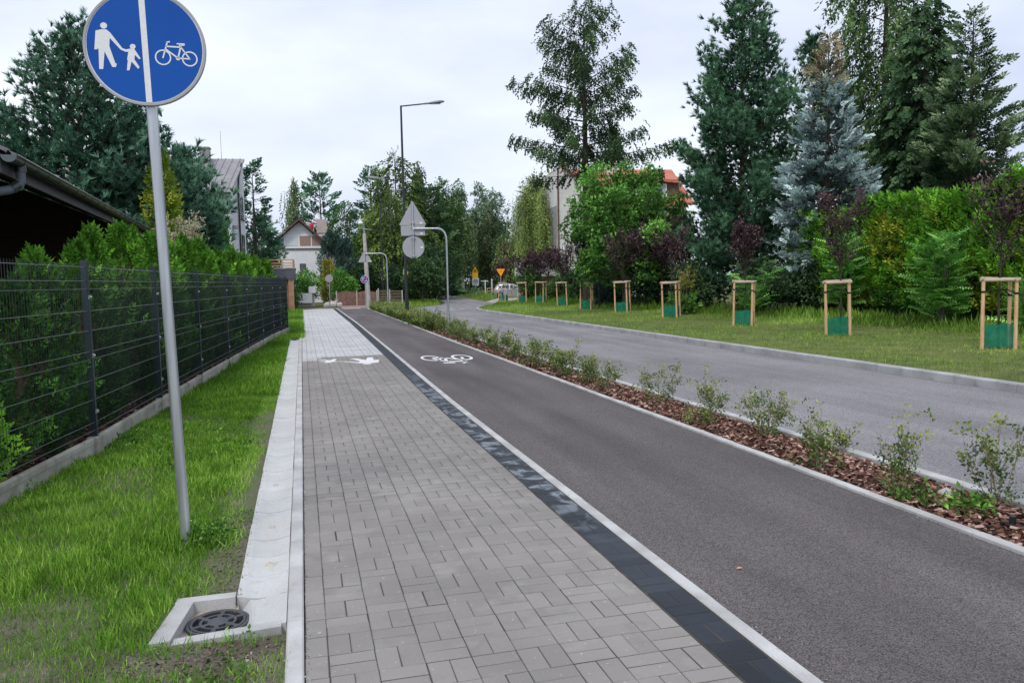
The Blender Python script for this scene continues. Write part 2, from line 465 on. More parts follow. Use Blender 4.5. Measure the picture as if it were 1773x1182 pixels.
def asphalt(name, a, b, grit, dens):
    m, nt, N, L, P = _nodes(name)
    P.inputs['Roughness'].default_value = .82; P.inputs['Specular IOR Level'].default_value = .3
    g = N.new('ShaderNodeNewGeometry')
    mpn = N.new('ShaderNodeMapping'); mpn.inputs['Scale'].default_value = (1.4, .16, 1)
    L.new(g.outputs['Position'], mpn.inputs['Vector'])
    n = N.new('ShaderNodeTexNoise'); n.inputs['Scale'].default_value = 1.1; n.inputs['Detail'].default_value = 5
    L.new(mpn.outputs['Vector'], n.inputs['Vector'])
    c = N.new('ShaderNodeValToRGB'); c.color_ramp.elements[0].position = .35; c.color_ramp.elements[0].color = a
    c.color_ramp.elements[1].position = .68; c.color_ramp.elements[1].color = b
    L.new(n.outputs['Fac'], c.inputs['Fac'])
    # large faint patches: older and newer laid areas, traffic polish
    n9 = N.new('ShaderNodeTexNoise'); n9.inputs['Scale'].default_value = .55; n9.inputs['Detail'].default_value = 3; L.new(g.outputs['Position'], n9.inputs['Vector'])
    r9 = N.new('ShaderNodeMapRange'); r9.inputs['From Min'].default_value = .3; r9.inputs['From Max'].default_value = .7; r9.inputs['To Min'].default_value = .91; r9.inputs['To Max'].default_value = 1.09; L.new(n9.outputs['Fac'], r9.inputs['Value'])
    m9 = N.new('ShaderNodeVectorMath'); m9.operation = 'SCALE'; L.new(c.outputs['Color'], m9.inputs[0]); L.new(r9.outputs[0], m9.inputs['Scale'])
    v = N.new('ShaderNodeTexVoronoi'); v.inputs['Scale'].default_value = dens
    L.new(g.outputs['Position'], v.inputs['Vector'])
    sp = N.new('ShaderNodeSeparateColor'); L.new(v.outputs['Color'], sp.inputs['Color'])
    mr = N.new('ShaderNodeMapRange'); mr.inputs['To Min'].default_value = 1 - grit; mr.inputs['To Max'].default_value = 1 + grit
    L.new(sp.outputs['Red'], mr.inputs['Value'])
    mm = N.new('ShaderNodeVectorMath'); mm.operation = 'SCALE'
    L.new(m9.outputs['Vector'], mm.inputs[0]); L.new(mr.outputs['Result'], mm.inputs['Scale'])
    L.new(mm.outputs['Vector'], P.inputs['Base Color'])
    bp = N.new('ShaderNodeBump'); bp.inputs['Strength'].default_value = .6; bp.inputs['Distance'].default_value = .006
    L.new(v.outputs['Distance'], bp.inputs['Height']); L.new(bp.outputs['Normal'], P.inputs['Normal'])
    return m
M['cycle'] = asphalt('cycle_asphalt', c3(.083, .074, .076), c3(.134, .120, .123), .6, 170)
M['road'] = asphalt('road_asphalt', c3(.178, .173, .180), c3(.246, .240, .250), .5, 130)
M['drive'] = mat('gravel_drive', c3(.34, .33, .32), c3(.44, .42, .40), scale=2, rough=.9, speck=(60, .15))
M['reddrive'] = mat('red_drive', c3(.25, .15, .13), c3(.36, .24, .21), scale=3, rough=.9)

M['galv'] = mat('galvanised_steel', c3(.36, .38, .41), c3(.60, .62, .65), scale=26, rough=.34, spec=.5, metal=.75, stretch=(1, 1, .06), lo=.3, hi=.7)  # vertical light streaks: metal reflection put into the base colour
M['signback'] = mat('sign_back_grey', c3(.34, .345, .37), c3(.38, .385, .41), scale=3, rough=.5)
M['sticker'] = mat('white_sticker', c3(.75, .75, .75), rough=.6)
M['signblue'] = mat('sign_blue_film', c3(.003, .072, .36), c3(.005, .085, .40), scale=2, rough=.4, spec=.2)
M['signwhite'] = mat('sign_white_film', c3(.70, .71, .74), c3(.76, .77, .80), scale=60, rough=.4)
M['signred'] = mat('sign_red_film', c3(.55, .03, .07), rough=.4)
M['signyellow'] = mat('sign_yellow_film', c3(.92, .56, .01), c3(.95, .60, .02), scale=3, rough=.4)
M['signorange'] = mat('sign_orange_film', c3(.92, .40, .006), c3(.95, .45, .01), scale=3, rough=.4)
M['black'] = mat('black_print', c3(.012, .012, .013), rough=.6)
M['lampblack'] = mat('black_powder_coat', c3(.012, .014, .017), c3(.018, .02, .024), scale=5, rough=.42, spec=.5)
M['lampgrey'] = mat('luminaire_grey', c3(.20, .21, .22), rough=.4, spec=.5)
M['lampglass'] = mat('luminaire_glass', c3(.55, .56, .58), rough=.2, spec=.6)
M['anthracite'] = mat('anthracite_coating', c3(.020, .032, .042), c3(.028, .042, .054), scale=5, rough=.42, spec=.5)
M['wire'] = mat('anthracite_wire', c3(.018, .026, .031), rough=.45, spec=.5)
M['wire_skylit'] = mat('anthracite_wire_skylit', c3(.06, .075, .08), rough=.35, spec=.8)  # lighter copy of the wire: sky light on the horizontals put into the colour
M['clip'] = mat('steel_clip', c3(.45, .48, .50), rough=.35, metal=.7)
M['castiron'] = mat('cast_iron', c3(.055, .058, .066), c3(.085, .088, .098), scale=12, rough=.5, spec=.5, metal=.3, bump=.3, bscale=120)
M['stake'] = mat('pine_stake', c3(.55, .33, .17), c3(.66, .46, .28), scale=7, rough=.8, stretch=(3, 3, .6), speck=(50, .1))
M['rail'] = mat('weathered_rail', c3(.42, .34, .26), c3(.52, .43, .33), scale=9, rough=.85)
M['strap'] = mat('black_strap', c3(.012, .012, .012), rough=.7)
M['concrete'] = mat('pole_concrete', c3(.42, .40, .38), c3(.50, .48, .46), scale=4, rough=.9, speck=(50, .1))
M['barkdark'] = mat('dark_bark', c3(.035, .028, .022), c3(.075, .06, .048), scale=8, rough=.95, stretch=(3, 3, .5), bump=.5, bscale=30)
M['barkred'] = mat('pine_bark', c3(.075, .045, .03), c3(.14, .085, .055), scale=6, rough=.95, stretch=(3, 3, .6), bump=.5, bscale=25)
M['barkgrey'] = mat('grey_bark', c3(.10, .09, .08), c3(.17, .15, .13), scale=8, rough=.95, stretch=(3, 3, .5))
M['barkbirch'] = mat('birch_bark', c3(.16, .15, .14), c3(.52, .50, .47), scale=5, rough=.85, stretch=(1, 1, 2.5))
M['twig'] = mat('shrub_twig', c3(.26, .20, .14), c3(.36, .29, .21), scale=20, rough=.9)

G = lambda *a: c3(*a)
M['pine'] = leafmat('pine_needles', G(.025, .060, .038), G(.052, .118, .068), G(.10, .19, .105), .18, gain=1.7)
M['pineblue'] = leafmat('blue_pine_needles', G(.025, .068, .045), G(.05, .12, .075), G(.115, .215, .145), .18)
M['bluespruce'] = leafmat('blue_spruce_needles', G(.03, .052, .052), G(.105, .155, .16), G(.30, .38, .385), .12)
M['deadtip'] = leafmat('dry_brown_needles', G(.10, .07, .035), G(.19, .145, .08), G(.27, .24, .16), .15)
M['spruce'] = leafmat('dark_spruce_needles', G(.018, .042, .022), G(.036, .076, .034), G(.075, .13, .055), .18)
M['fir'] = leafmat('fir_needles', G(.022, .05, .028), G(.048, .09, .042), G(.15, .205, .11), .18)
M['larch'] = leafmat('larch_needles', G(.028, .055, .03), G(.055, .10, .042), G(.11, .175, .06), .3)
M['larchbright'] = leafmat('bright_larch_needles', G(.055, .095, .03), G(.10, .16, .042), G(.19, .26, .07), .3)
M['cherry'] = leafmat('cherry_leaves', G(.035, .095, .025), G(.07, .175, .035), G(.14, .29, .06), .3)
M['broad'] = leafmat('dark_leaves', G(.022, .048, .027), G(.045, .088, .04), G(.09, .15, .06), .25)
M['broadmid'] = leafmat('mid_green_leaves', G(.035, .078, .028), G(.068, .135, .04), G(.12, .21, .06), .28)
M['oak'] = leafmat('olive_dark_leaves', G(.03, .05, .028), G(.06, .085, .042), G(.15, .165, .075), .22)
M['willow'] = leafmat('willow_leaves', G(.075, .115, .035), G(.15, .21, .06), G(.26, .33, .11), .3)
M['birch'] = leafmat('birch_leaves', G(.055, .095, .045), G(.11, .165, .07), G(.19, .26, .11), .3)
M['poplar'] = leafmat('poplar_leaves', G(.07, .125, .085), G(.13, .20, .125), G(.21, .29, .18), .28)
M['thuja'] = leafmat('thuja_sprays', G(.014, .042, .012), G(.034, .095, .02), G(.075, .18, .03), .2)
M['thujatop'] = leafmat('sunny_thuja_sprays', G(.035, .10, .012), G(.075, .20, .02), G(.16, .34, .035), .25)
M['golden'] = leafmat('golden_thuja_sprays', G(.05, .105, .015), G(.14, .22, .02), G(.34, .34, .045), .25)
M['yellowbush'] = leafmat('yellow_cypress_sprays', G(.16, .20, .03), G(.34, .33, .05), G(.52, .46, .10), .25, gain=1.0)
M['juniper'] = leafmat('juniper_needles', G(.022, .05, .045), G(.045, .085, .07), G(.085, .14, .105), .18)
M['plum'] = leafmat('purple_plum_leaves', G(.018, .012, .016), G(.045, .028, .034), G(.115, .068, .075), .15)
M['sumac'] = leafmat('pinnate_leaves', G(.045, .13, .03), G(.10, .26, .05), G(.18, .40, .09), .4, gain=1.7)
M['shrub'] = leafmat('spirea_leaves', G(.045, .085, .025), G(.095, .15, .04), G(.20, .22, .08), .28)
M['weed'] = leafmat('weed_leaves', G(.04, .10, .02), G(.08, .18, .03), G(.15, .27, .06), .3)
M['grassblade'] = leafmat('grass_blades', G(.055, .125, .014), G(.10, .225, .022), G(.185, .29, .05), .3, rough=.6, gain=1.65)
M['vergeblade'] = leafmat('verge_grass_blades', G(.07, .135, .02), G(.13, .235, .035), G(.235, .315, .075), .3, rough=.6, gain=1.65)
M['plume'] = leafmat('cream_flower_plumes', G(.42, .36, .20), G(.58, .52, .33), G(.70, .66, .48), .2, gain=1.0)
M['chips'] = leafmat('bark_chips', G(.065, .03, .021), G(.21, .105, .078), G(.40, .27, .225), 0, rough=.85, gain=1.1)

# ------------------------------------------------------------------ crown builders
def conifer(name, label, loc, H, Rr, z0=.4, nb=120, prof=1.0, e_lo=-.1, e_hi=.45, curve=.12, hang=0.0, step=.2, size=1.0,
            tm=SPRUCE, mt='spruce', bark='barkdark', lat=.32, jit=.3, clump=0, crad=.35, rnd=False, group=None, cat='conifer tree',
            tint=.42, r0=None, lean=(0, 0), tip=None, vj=.09, rollj=1.2, tipc=.34):
    t_ = empty(name, loc, 0, label, cat, group)
    tubes = [([(0, 0, -.1), (lean[0] * .5, lean[1] * .5, H * .5), (lean[0], lean[1], H * .985)], [r0 or H * .017, (r0 or H * .017) * .6, .012])]
    P, D, S, T = [], [], [], []
    for i in range(nb):
        t = ((i + rng.uniform(0, 1)) / nb) ** .92
        z = z0 + (H - z0) * t
        pr = (1 - t) ** prof if not rnd else max(0.03, (1 - t ** 1.7)) ** .75 * (0.72 + .28 * min(1, t * 4))
        L = max(.12, Rr * pr * (1 + rng.uniform(-jit, jit)))
        az = i * 2.39996 + rng.normal(0, .35)
        out = np.array([math.cos(az), math.sin(az), 0.0]); sd = np.array([-out[1], out[0], 0.0])
        e0 = e_lo + (e_hi - e_lo) * t + rng.normal(0, .07)
        base = np.array([lean[0] * z / H, lean[1] * z / H, z])
        bp = lambda s: base + out * (L * s) + np.array([0, 0, L * (e0 * s + curve * s * s)])
        pts = [bp(s) for s in (0, .35, .7, 1.0)]
        if L > .35: tubes.append((pts, [.012 + L * .009, .01 + L * .006, .008, .004]))
        n = max(3, int(L * L * lat / (step * step) + L / step * 1.2))
        s = rng.uniform(.12, 1, n) ** .75
        w = L * lat * (1.05 - s) * 1.1 + .06
        u = rng.uniform(-1, 1, n)
        pos = base[None] + out[None] * (L * s)[:, None] + sd[None] * (u * w)[:, None]
        pos[:, 2] += L * (e0 * s + curve * s * s) + rng.normal(0, vj, n) - np.abs(u) * w * .12
        d = out[None] * .8 + sd[None] * (u * .9)[:, None]
        d[:, 2] = e0 + 2 * curve * s - hang
        P.append(pos); D.append(d + rng.normal(0, .12, d.shape)); S.append(rng.uniform(.75, 1.2, n) * size)
        T.append(tint + tipc * (s - .5) + rng.normal(0, .07) + np.zeros(n))  # paler shoot tips, and the crown's inner shade put into the tint
    # leader
    k = 8
    zz = np.linspace(H * .93, H, k)
    P.append(np.stack([np.full(k, lean[0]), np.full(k, lean[1]), zz], 1)); D.append(np.stack([rng.normal(0, .5, k), rng.normal(0, .5, k), np.full(k, .9)], 1))
    S.append(np.full(k, .6 * size)); T.append(np.full(k, tint + .1))
    P = np.concatenate(P); D = np.concatenate(D); S = np.concatenate(S); T = np.concatenate(T)
    if clump:
        n = len(P); P = np.repeat(P, clump, 0) + np.clip(rng.normal(0, crad * .45, (n * clump, 3)), -crad, crad)
        D = np.repeat(norm(D), clump, 0) + rng.normal(0, .55, (n * clump, 3)) + np.array([0, 0, .35]); S = np.repeat(S, clump) ; T = np.repeat(T, clump)
    wood('trunk', tubes, M[bark], t_)
    if tip is not None:          # top whorls of another colour
        sel = P[:, 2] > tip[0] + rng.normal(0, .25, len(P))
        v, f, tt = scatter(tm, P[sel], D[sel], S[sel], T[sel], rollj=rollj); np_mesh('dry_top', v, f, M[tip[1]], tt, t_)
        P, D, S, T = P[~sel], D[~sel], S[~sel], T[~sel]
    v, f, tt = scatter(tm, P, D, S, T, rollj=rollj)
    np_mesh('crown', v, f, M[mt], tt, t_)
    return t_

def broadleaf(name, label, loc, H, Rr, zc=None, rz=None, nblob=16, ncl=1600, size=1.0, tm=LEAF, mt='broad', bark='barkgrey', blob=.36, group=None,
              cat='tree', tint=.45, r0=None, trunk_h=None, hang=0.0, nlimb=None, squash=(1, 1), spread=1.0):
    t_ = empty(name, loc, 0, label, cat, group)
    zc = zc if zc is not None else H * .6
    rz = rz if rz is not None else H - zc
    r0 = r0 or H * .016
    B = []
    for i in range(nblob):
        for _ in range(30):
            q = rng.normal(0, 1, 3); q = q / np.linalg.norm(q) * rng.uniform(.15, 1) ** .5 * (1 - blob * .75) * spread
            c = np.array([q[0] * Rr * squash[0], q[1] * Rr * squash[1], zc + q[2] * rz])
            if all(np.linalg.norm((c - b[0]) / np.array([Rr, Rr, rz])) > .2 for b in B): break
        B.append((c, np.array([Rr, Rr, rz]) * blob * rng.uniform(.7, 1.25), rng.normal(0, .08)))
    B.append((np.array([0, 0, zc + rz * (1 - blob * .8)]), np.array([Rr * .8, Rr * .8, rz]) * blob * .8, 0.0))
    hub = np.array([0, 0, (trunk_h if trunk_h is not None else max(.3, zc - rz * .75))])
    tubes = [([(0, 0, -.1), tuple(hub * .6), tuple(hub), (0, 0, zc + rz * .4)], [r0 * 1.15, r0, r0 * .85, r0 * .2])]
    for c, rr, _ in B[:nlimb or nblob]:
        mid = hub * .45 + c * .55 + np.array([0, 0, -.08 * H]) * .6
        st = hub + np.array([0, 0, max(0, (c[2] - hub[2]) * .25)])
        tubes.append(([tuple(st), tuple(mid), tuple(c)], [r0 * .5, r0 * .3, r0 * .08]))
    P, D, T = [], [], []
    per = max(6, ncl // len(B))
    for c, rr, dt in B:
        q = norm(rng.normal(0, 1, (per, 3))); rad = rng.uniform(.25, 1, per) ** .45
        p = c + q * rr * rad[:, None]
        P.append(p); d = q + rng.normal(0, .5, (per, 3)) + np.array([0, 0, .15 - hang]); D.append(d)
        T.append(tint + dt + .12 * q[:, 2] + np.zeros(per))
    P = np.concatenate(P); D = np.concatenate(D); T = np.concatenate(T)
    wood('trunk', tubes, M[bark], t_)
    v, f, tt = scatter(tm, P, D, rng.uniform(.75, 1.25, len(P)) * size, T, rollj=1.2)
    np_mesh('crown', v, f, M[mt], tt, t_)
    return t_

def weeping(name, label, loc, H, Rr, zlow, n=1300, tm=WILLOW, mt='willow', bark='barkgrey', size=1.0, group=None, cat='tree', tint=.5, narrow=1.0, r0=None):
    """dome or column of hanging strands"""
    t_ = empty(name, loc, 0, label, cat, group)
    r0 = r0 or H * .02
    P, D, S, T = [], [], [], []
    nl = 46
    tubes = [([(0, 0, -.1), (0.05, 0, H * .4), (0, .05, H * .93)], [r0, r0 * .75, r0 * .15])]
    for i in range(nl):
        t = rng.uniform(0, 1); az = rng.uniform(0, 2 * math.pi)
        zt = H * (.45 + .53 * t); L = Rr * (1 - t ** (2.2 * narrow)) ** .6 * rng.uniform(.45, 1.0)
        tipp = np.array([math.cos(az) * L, math.sin(az) * L, zt])
        st = np.array([0, 0, zt - L * .5 - .1])
        tubes.append(([tuple(st), tuple((st + tipp) / 2 + np.array([0, 0, .25])), tuple(tipp)], [r0 * .3, r0 * .18, .01]))
        k = n // nl
        s = rng.uniform(.25, 1.05, k)
        top = st + (tipp - st) * s[:, None] + rng.normal(0, .22, (k, 3))
        ln = (zt - zlow) * rng.uniform(0.05, 1.0, k)
        pos = top.copy(); pos[:, 2] -= rng.uniform(0, 1, k) * np.maximum(.1, ln) * (.35 + .65 * L / Rr)
        P.append(pos); D.append(np.stack([rng.normal(0, .14, k) + math.cos(az) * .1, rng.normal(0, .14, k) + math.sin(az) * .1, np.full(k, -1.0)], 1))
        S.append(rng.uniform(.7, 1.25, k) * size); T.append(tint + rng.normal(0, .1) + np.zeros(k))
    P = np.concatenate(P); D = np.concatenate(D); S = np.concatenate(S); T = np.concatenate(T)
    wood('trunk', tubes, M[bark], t_)
    U = np.tile(np.array([1.0, 0, 0]), (len(P), 1))
    v, f, tt = scatter(tm, P, D, S, T, upv=U, rollj=3)
    np_mesh('crown', v, f, M[mt], tt, t_)
    return t_

def thuja_bush(name, label, loc, H, Rr, n, size, mt, mt_top=None, top_z=None, group=None, cat='shrub', tint=.45, tm=THUJA, pw=.55, sx=1.0):
    """upright conifer bush: sprays over an uneven column"""
    t_ = empty(name, loc, rng.uniform(0, 6), label, cat, group)
    lob = [(rng.uniform(0, 6.28), rng.uniform(.1, .95), rng.uniform(.1, .32), rng.uniform(.3, .6)) for _ in range(22)]
    z = rng.uniform(.02, 1, n); az = rng.uniform(0, 2 * math.pi, n)
    r = np.maximum(0.02, 1 - z ** 2.4) ** pw * np.minimum(1, .72 + z * 1.2)
    bump = np.zeros(n)
    for a, zz, am, wd in lob:
        da = (az - a + math.pi) % (2 * math.pi) - math.pi
        bump += 1.25 * am * np.exp(-(da / wd) ** 2 - ((z - zz) / .12) ** 2)
    dep = rng.uniform(.55, 1, n) ** .6
    rr = Rr * r * (.74 + bump) * dep
    P = np.stack([np.cos(az) * rr * sx, np.sin(az) * rr, z * H + rng.normal(0, .03, n)], 1)
    D = np.stack([np.cos(az) * .7, np.sin(az) * .7, .75 + z * .7], 1) + rng.normal(0, .35, (n, 3))
    T = tint + .45 * (bump - .18) + .55 * (dep - .8) + rng.normal(0, .05, n)  # inner sprays darker, bulges lighter: shade of the gaps put into the tint
    # sprays hang in upright planes facing outwards
    U = np.stack([-np.sin(az), np.cos(az), np.zeros(n)], 1) * .6 + rng.normal(0, .6, (n, 3))
    tubes = [([(0, 0, -.05), (0, 0, H * .5), (0, 0, H * .96)], [.04 + H * .008, .03, .008])]
    for i in range(14):
        a = rng.uniform(0, 6.28); zz = rng.uniform(.1, .8) * H; L = Rr * .6
        tubes.append(([(0, 0, zz * .8), (math.cos(a) * L, math.sin(a) * L, zz + .3 * L)], [.014, .006]))
    wood('trunk', tubes, M['barkred'], t_, 5)
    S = rng.uniform(.75, 1.3, n) * size
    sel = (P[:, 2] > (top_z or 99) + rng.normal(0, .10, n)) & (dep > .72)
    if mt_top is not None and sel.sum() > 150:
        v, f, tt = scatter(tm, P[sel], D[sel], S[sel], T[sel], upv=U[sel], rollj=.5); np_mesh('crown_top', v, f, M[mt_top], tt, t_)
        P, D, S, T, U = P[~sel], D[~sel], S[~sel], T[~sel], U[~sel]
    v, f, tt = scatter(tm, P, D, S, T, upv=U, rollj=.5)
    np_mesh('crown', v, f, M[mt], tt, t_)
    return t_
# ================================================================== THE SETTING
sheet('ground', [(-400, -60), (400, -60), (400, 700), (-400, 700)], -.14, M['ground'])

def KX(y):   # left edge of the pale kerb between footpath and cycle path
    return float(np.interp(y, [0, 11, 20, 34, 56], [1.965, 1.965, 2.08, 2.23, 2.28]))
PITCH = .205

# --- footpath: bed, then pavers in basket weave, dark band along the cycle path
footpath = sheet('footpath', [(-.05, 1.5), (KX(1.5), 1.5), (KX(11), 11), (KX(20), 20), (KX(34), 34), (KX(56), 56), (-.04, 56), (-.05, 20)], -.0034, M['sand'])

def paver_mesh(w, l):
    b = MB(); b.box(-w / 2, w / 2, -l / 2, l / 2, -.05, 0, .004); return b.mesh('paver')
gapj = .0025; gapc = .0050
PM = {}
def paver_obj(name, x, y, w, l, m):
    key = (round(w, 4), round(l, 4), m.name)
    if key not in PM:
        PM[key] = paver_mesh(w, l); PM[key].materials.append(m)
    o = bpy.data.objects.new(name, PM[key]); col.objects.link(o)
    o.parent = footpath
    o.location = (x + random.gauss(0, .0009), y + random.gauss(0, .0009), max(-.0012, min(.002, random.gauss(0, .0009))))
    o.rotation_euler = (random.uniform(-.006, .006), random.uniform(-.006, .006), random.gauss(0, .004))
    return o
def far_pavers(name, rects, m):
    """pavers beyond the nearest ones, joined; each is still a bevelled block"""
    n = len(rects); A = np.array(rects)           # x, y, w, l
    b = .0045
    t = np.array([[-1,-1,-.03],[1,-1,-.03],[1,1,-.03],[-1,1,-.03],[-1,-1,-b],[1,-1,-b],[1,1,-b],[-1,1,-b],[-1,-1,0],[1,-1,0],[1,1,0],[-1,1,0]], float)
    V = np.zeros((n, 12, 3))
    hw = A[:, 2:3] / 2; hl = A[:, 3:4] / 2
    V[:, :, 0] = A[:, 0:1] + t[None, :, 0] * (hw - (t[None, :, 2] == 0) * b)
    V[:, :, 1] = A[:, 1:2] + t[None, :, 1] * (hl - (t[None, :, 2] == 0) * b)
    V[:, :, 2] = t[None, :, 2] + np.clip(rng.normal(0, .0010, (n, 1)), -.0015, .002)
    q = np.array([[0,1,5,4],[1,2,6,5],[2,3,7,6],[3,0,4,7],[4,5,9,8],[5,6,10,9],[6,7,11,10],[7,4,8,11],[8,9,10,11]])
    f = np.concatenate([q[:, [0,1,2]], q[:, [0,2,3]]])
    F = (f[None] + (np.arange(n) * 12)[:, None, None]).reshape(-1, 3)
    o = np_mesh(name, V.reshape(-1, 3), F, m, np.repeat(rng.uniform(0, 1, n), 12), footpath)
    o['kind'] = 'stuff'
    return o
near_n = 0; near_d = 0
rest, light, darkrest = [], [], []
y0 = 2.35
rows = int((56 - y0) / PITCH)
for r in range(rows):
    y = y0 + r * PITCH
    xs = (KX(y) - .173) / 1.792
    islight = y > 18.6
    cells = []
    cells.append((.0025, y + PITCH / 2, .1025 - gapj, PITCH - gapc))          # edge course
    for c in range(8):
        x0 = .054 + c * .2095
        if (r + c) % 2 == 0:
            cells.append((x0 + .0524, y + PITCH / 2, .1047 - gapj, PITCH - gapc)); cells.append((x0 + .1571, y + PITCH / 2, .1047 - gapj, PITCH - gapc))
        else:
            cells.append((x0 + .1047, y + .0512, .2095 - gapj, PITCH / 2 - gapc)); cells.append((x0 + .1047, y + .1537, .2095 - gapj, PITCH / 2 - gapc))
    for (x, yy, w, l) in cells:
        # nothing on the left of the edge, stretch where the path widens
        if near_n < 300 and y < 7 and y > 2.3:
            paver_obj('paver', x, yy, w, l, M['paver']); near_n += 1
        else:
            # a paler driveway crossing begins with a toothed edge
            lt = (yy + (.2 if x > .35 else .9)) > 18.9
            (light if lt else rest).append(((x + .05) * xs - .05, yy, w * xs, l))
    xd = KX(y) - .222
    dc = [(xd + .052, y + PITCH / 2, .104 - gapj, PITCH - gapc), (xd + .158, y + PITCH / 2, .104 - gapj, PITCH - gapc)] if r % 2 == 0 else \
         [(xd + .105, y + .0512, .21 - gapj, PITCH / 2 - gapc), (xd + .105, y + .1537, .21 - gapj, PITCH / 2 - gapc)]
    for q in dc:
        if near_d < 300 and y < 24: paver_obj('dark_paver', *q, M['darkpaver']); near_d += 1
        else: darkrest.append(q)
far_pavers('pavers', rest, M['paver'])
far_pavers('light_pavers', light, M['lightpaver'])
if darkrest: far_pavers('dark_pavers', darkrest, M['darkpaver'])

# --- rows of kerb stones: each stone an object under its row
def kerb_row(name, pts, w, z, zb, m, length=1.0, gap=.006, bev=.008):
    """stones of one length along a polyline (left edge), w to the right"""
    root = empty(name); root['kind'] = 'structure'
    me = {}
    P = [Vector((p[0], p[1])) for p in pts]
    seg = 0; pos = P[0].copy()
    d_left = []
    total = sum((P[i+1] - P[i]).length for i in range(len(P) - 1))
    def at(s):
        for i in range(len(P) - 1):
            l = (P[i+1] - P[i]).length
            if s <= l: return P[i] + (P[i+1] - P[i]) * (s / l)
            s -= l
        return P[-1]
    n = int(total / length)
    b = MB(); b.box(0, w, gap / 2, length - gap / 2, zb - z, 0, bev); base = b.mesh('kerb_stone'); base.materials.append(m)
    for i in range(n):
        a, c = at(i * length), at((i + 1) * length)
        o = bpy.data.objects.new('kerb_stone', base); col.objects.link(o); o.parent = root
        o.location = (a.x, a.y, z + random.gauss(0, .0012))
        o.rotation_euler = (random.gauss(0, .001), 0, math.atan2(-(c.x - a.x), c.y - a.y) + random.gauss(0, .0012))
    return root
kerb_row('divider_kerb', [(KX(y), y) for y in np.arange(1.6, 56.2, .5)], .082, .004, -.15, M['kerb'])
kerb_row('footpath_kerb', [(-.137, 2.0), (-.137, 27)], .082, .012, -.15, M['kerb'])
kerb_row('bed_kerb', [(4.12, 2.0), (4.12, 12), (4.08, 22), (4.16, 34), (4.22, 52), (4.42, 56.5)], .075, .022, -.15, M['kerb'])
kerb_row('bed_road_kerb', [(4.93, 2.5), (4.93, 8), (4.85, 14), (4.84, 56)], .11, .035, -.2, M['kerb'])
kerb_row('path_end_kerb', [(0.0, 56.05), (4.4, 56.05)], .3, .005, -.15, M['kerb'])

# --- asphalt
sheet('cycle_path', [(KX(1.5) + .08, 1.5), (4.13, 1.5), (4.13, 12), (4.09, 22), (4.17, 34), (4.23, 52), (4.43, 56), (KX(56) + .08, 56), (KX(34) + .08, 34), (KX(20) + .08, 20), (KX(11) + .08, 11)], -.004, M['cycle'])
sheet('road', [(4.95, -8), (10.02, -8), (10.02, 44), (10.3, 47), (11.0, 49.4), (12.4, 52.5), (14.9, 59), (15.3, 65.5), (16.8, 80), (18.6, 104), (20.6, 123), (33, 210),
               (29, 210), (19.8, 126), (15.6, 97), (13.2, 78), (12.0, 67), (10.4, 60), (8.3, 56.4), (4.95, 55)], -.075, M['road'])
sheet('driveway', [(14.6, 58.3), (19.6, 70), (26, 78), (26, 84), (19.5, 78), (15.35, 66)], -.066, M['drive'])
sheet('gate_drive', [(2.7, 56.4), (4.5, 56.4), (5.2, 63.3), (2.9, 63.3)], -.02, M['reddrive'])
# broken white line over the mouth of the junction
marks = empty('road_marking'); marks['kind'] = 'structure'
p, q = Vector((7.6, 48.7)), Vector((10.5, 50.1))
for i in range(4):
    a = p.lerp(q, i / 4); b_ = p.lerp(q, i / 4 + .15); nn = Vector((-(q - p).y, (q - p).x)).normalized() * .14
    me = bpy.data.meshes.new('dash'); me.from_pydata([(*(a - nn), -.070), (*(b_ - nn), -.070), (*(b_ + nn), -.070), (*(a + nn), -.070)], [], [(0, 1, 2, 3)])
    me.materials.append(M['paint']); o = bpy.data.objects.new('dash', me); col.objects.link(o); o.parent = marks
# white bars where the paths end
for (xa, xb) in ((.35, .95), (2.75, 3.85)):
    me = bpy.data.meshes.new('end_bar'); me.from_pydata([(xa, 54.4, .004), (xb, 54.4, .004), (xb, 54.9, .004), (xa, 54.9, .004)], [], [(0, 1, 2, 3)])
    me.materials.append(M['paint']); o = bpy.data.objects.new('end_bar', me); col.objects.link(o); o.parent = marks

# --- right verge with its road kerb
def verge_z(X, y): return .035 + .012 * (X - 10.2) + .02 * np.sin(X * 1.3 + y * .6)
def vx(y): return (float(np.interp(y, [-8, 44, 47, 49.4, 52.5, 59], [10.16, 10.16, 10.44, 11.15, 12.6, 15.0])), 30.0)
M['verge'] = mat('verge_turf', c3(.085, .105, .03), c3(.15, .17, .05), scale=1.5, rough=.95, bump=.6, bscale=50, speck=(40, .35))
grid_sheet('verge', 10.16, 30, -4, 59, 40, 90, verge_z, M['verge'], xf=vx)
kerb_row('road_kerb', [(10.0, -4), (10.0, 44), (10.28, 47), (10.98, 49.4), (12.4, 52.4), (14.9, 59)], .155, .065, -.25, M['oldkerb'], bev=.02)
# far turf
sheet('far_turf', [(15.5, 66.5), (19, 79), (26, 86), (45, 150), (22.5, 126), (18.8, 104), (17, 80)], -.10, M['verge'])
sheet('roadside_turf', [(5.0, 55.2), (8.2, 56.6), (10.3, 60.3), (11.8, 67.2), (13, 78), (15.4, 97), (5.0, 97)], -.085, M['verge'])

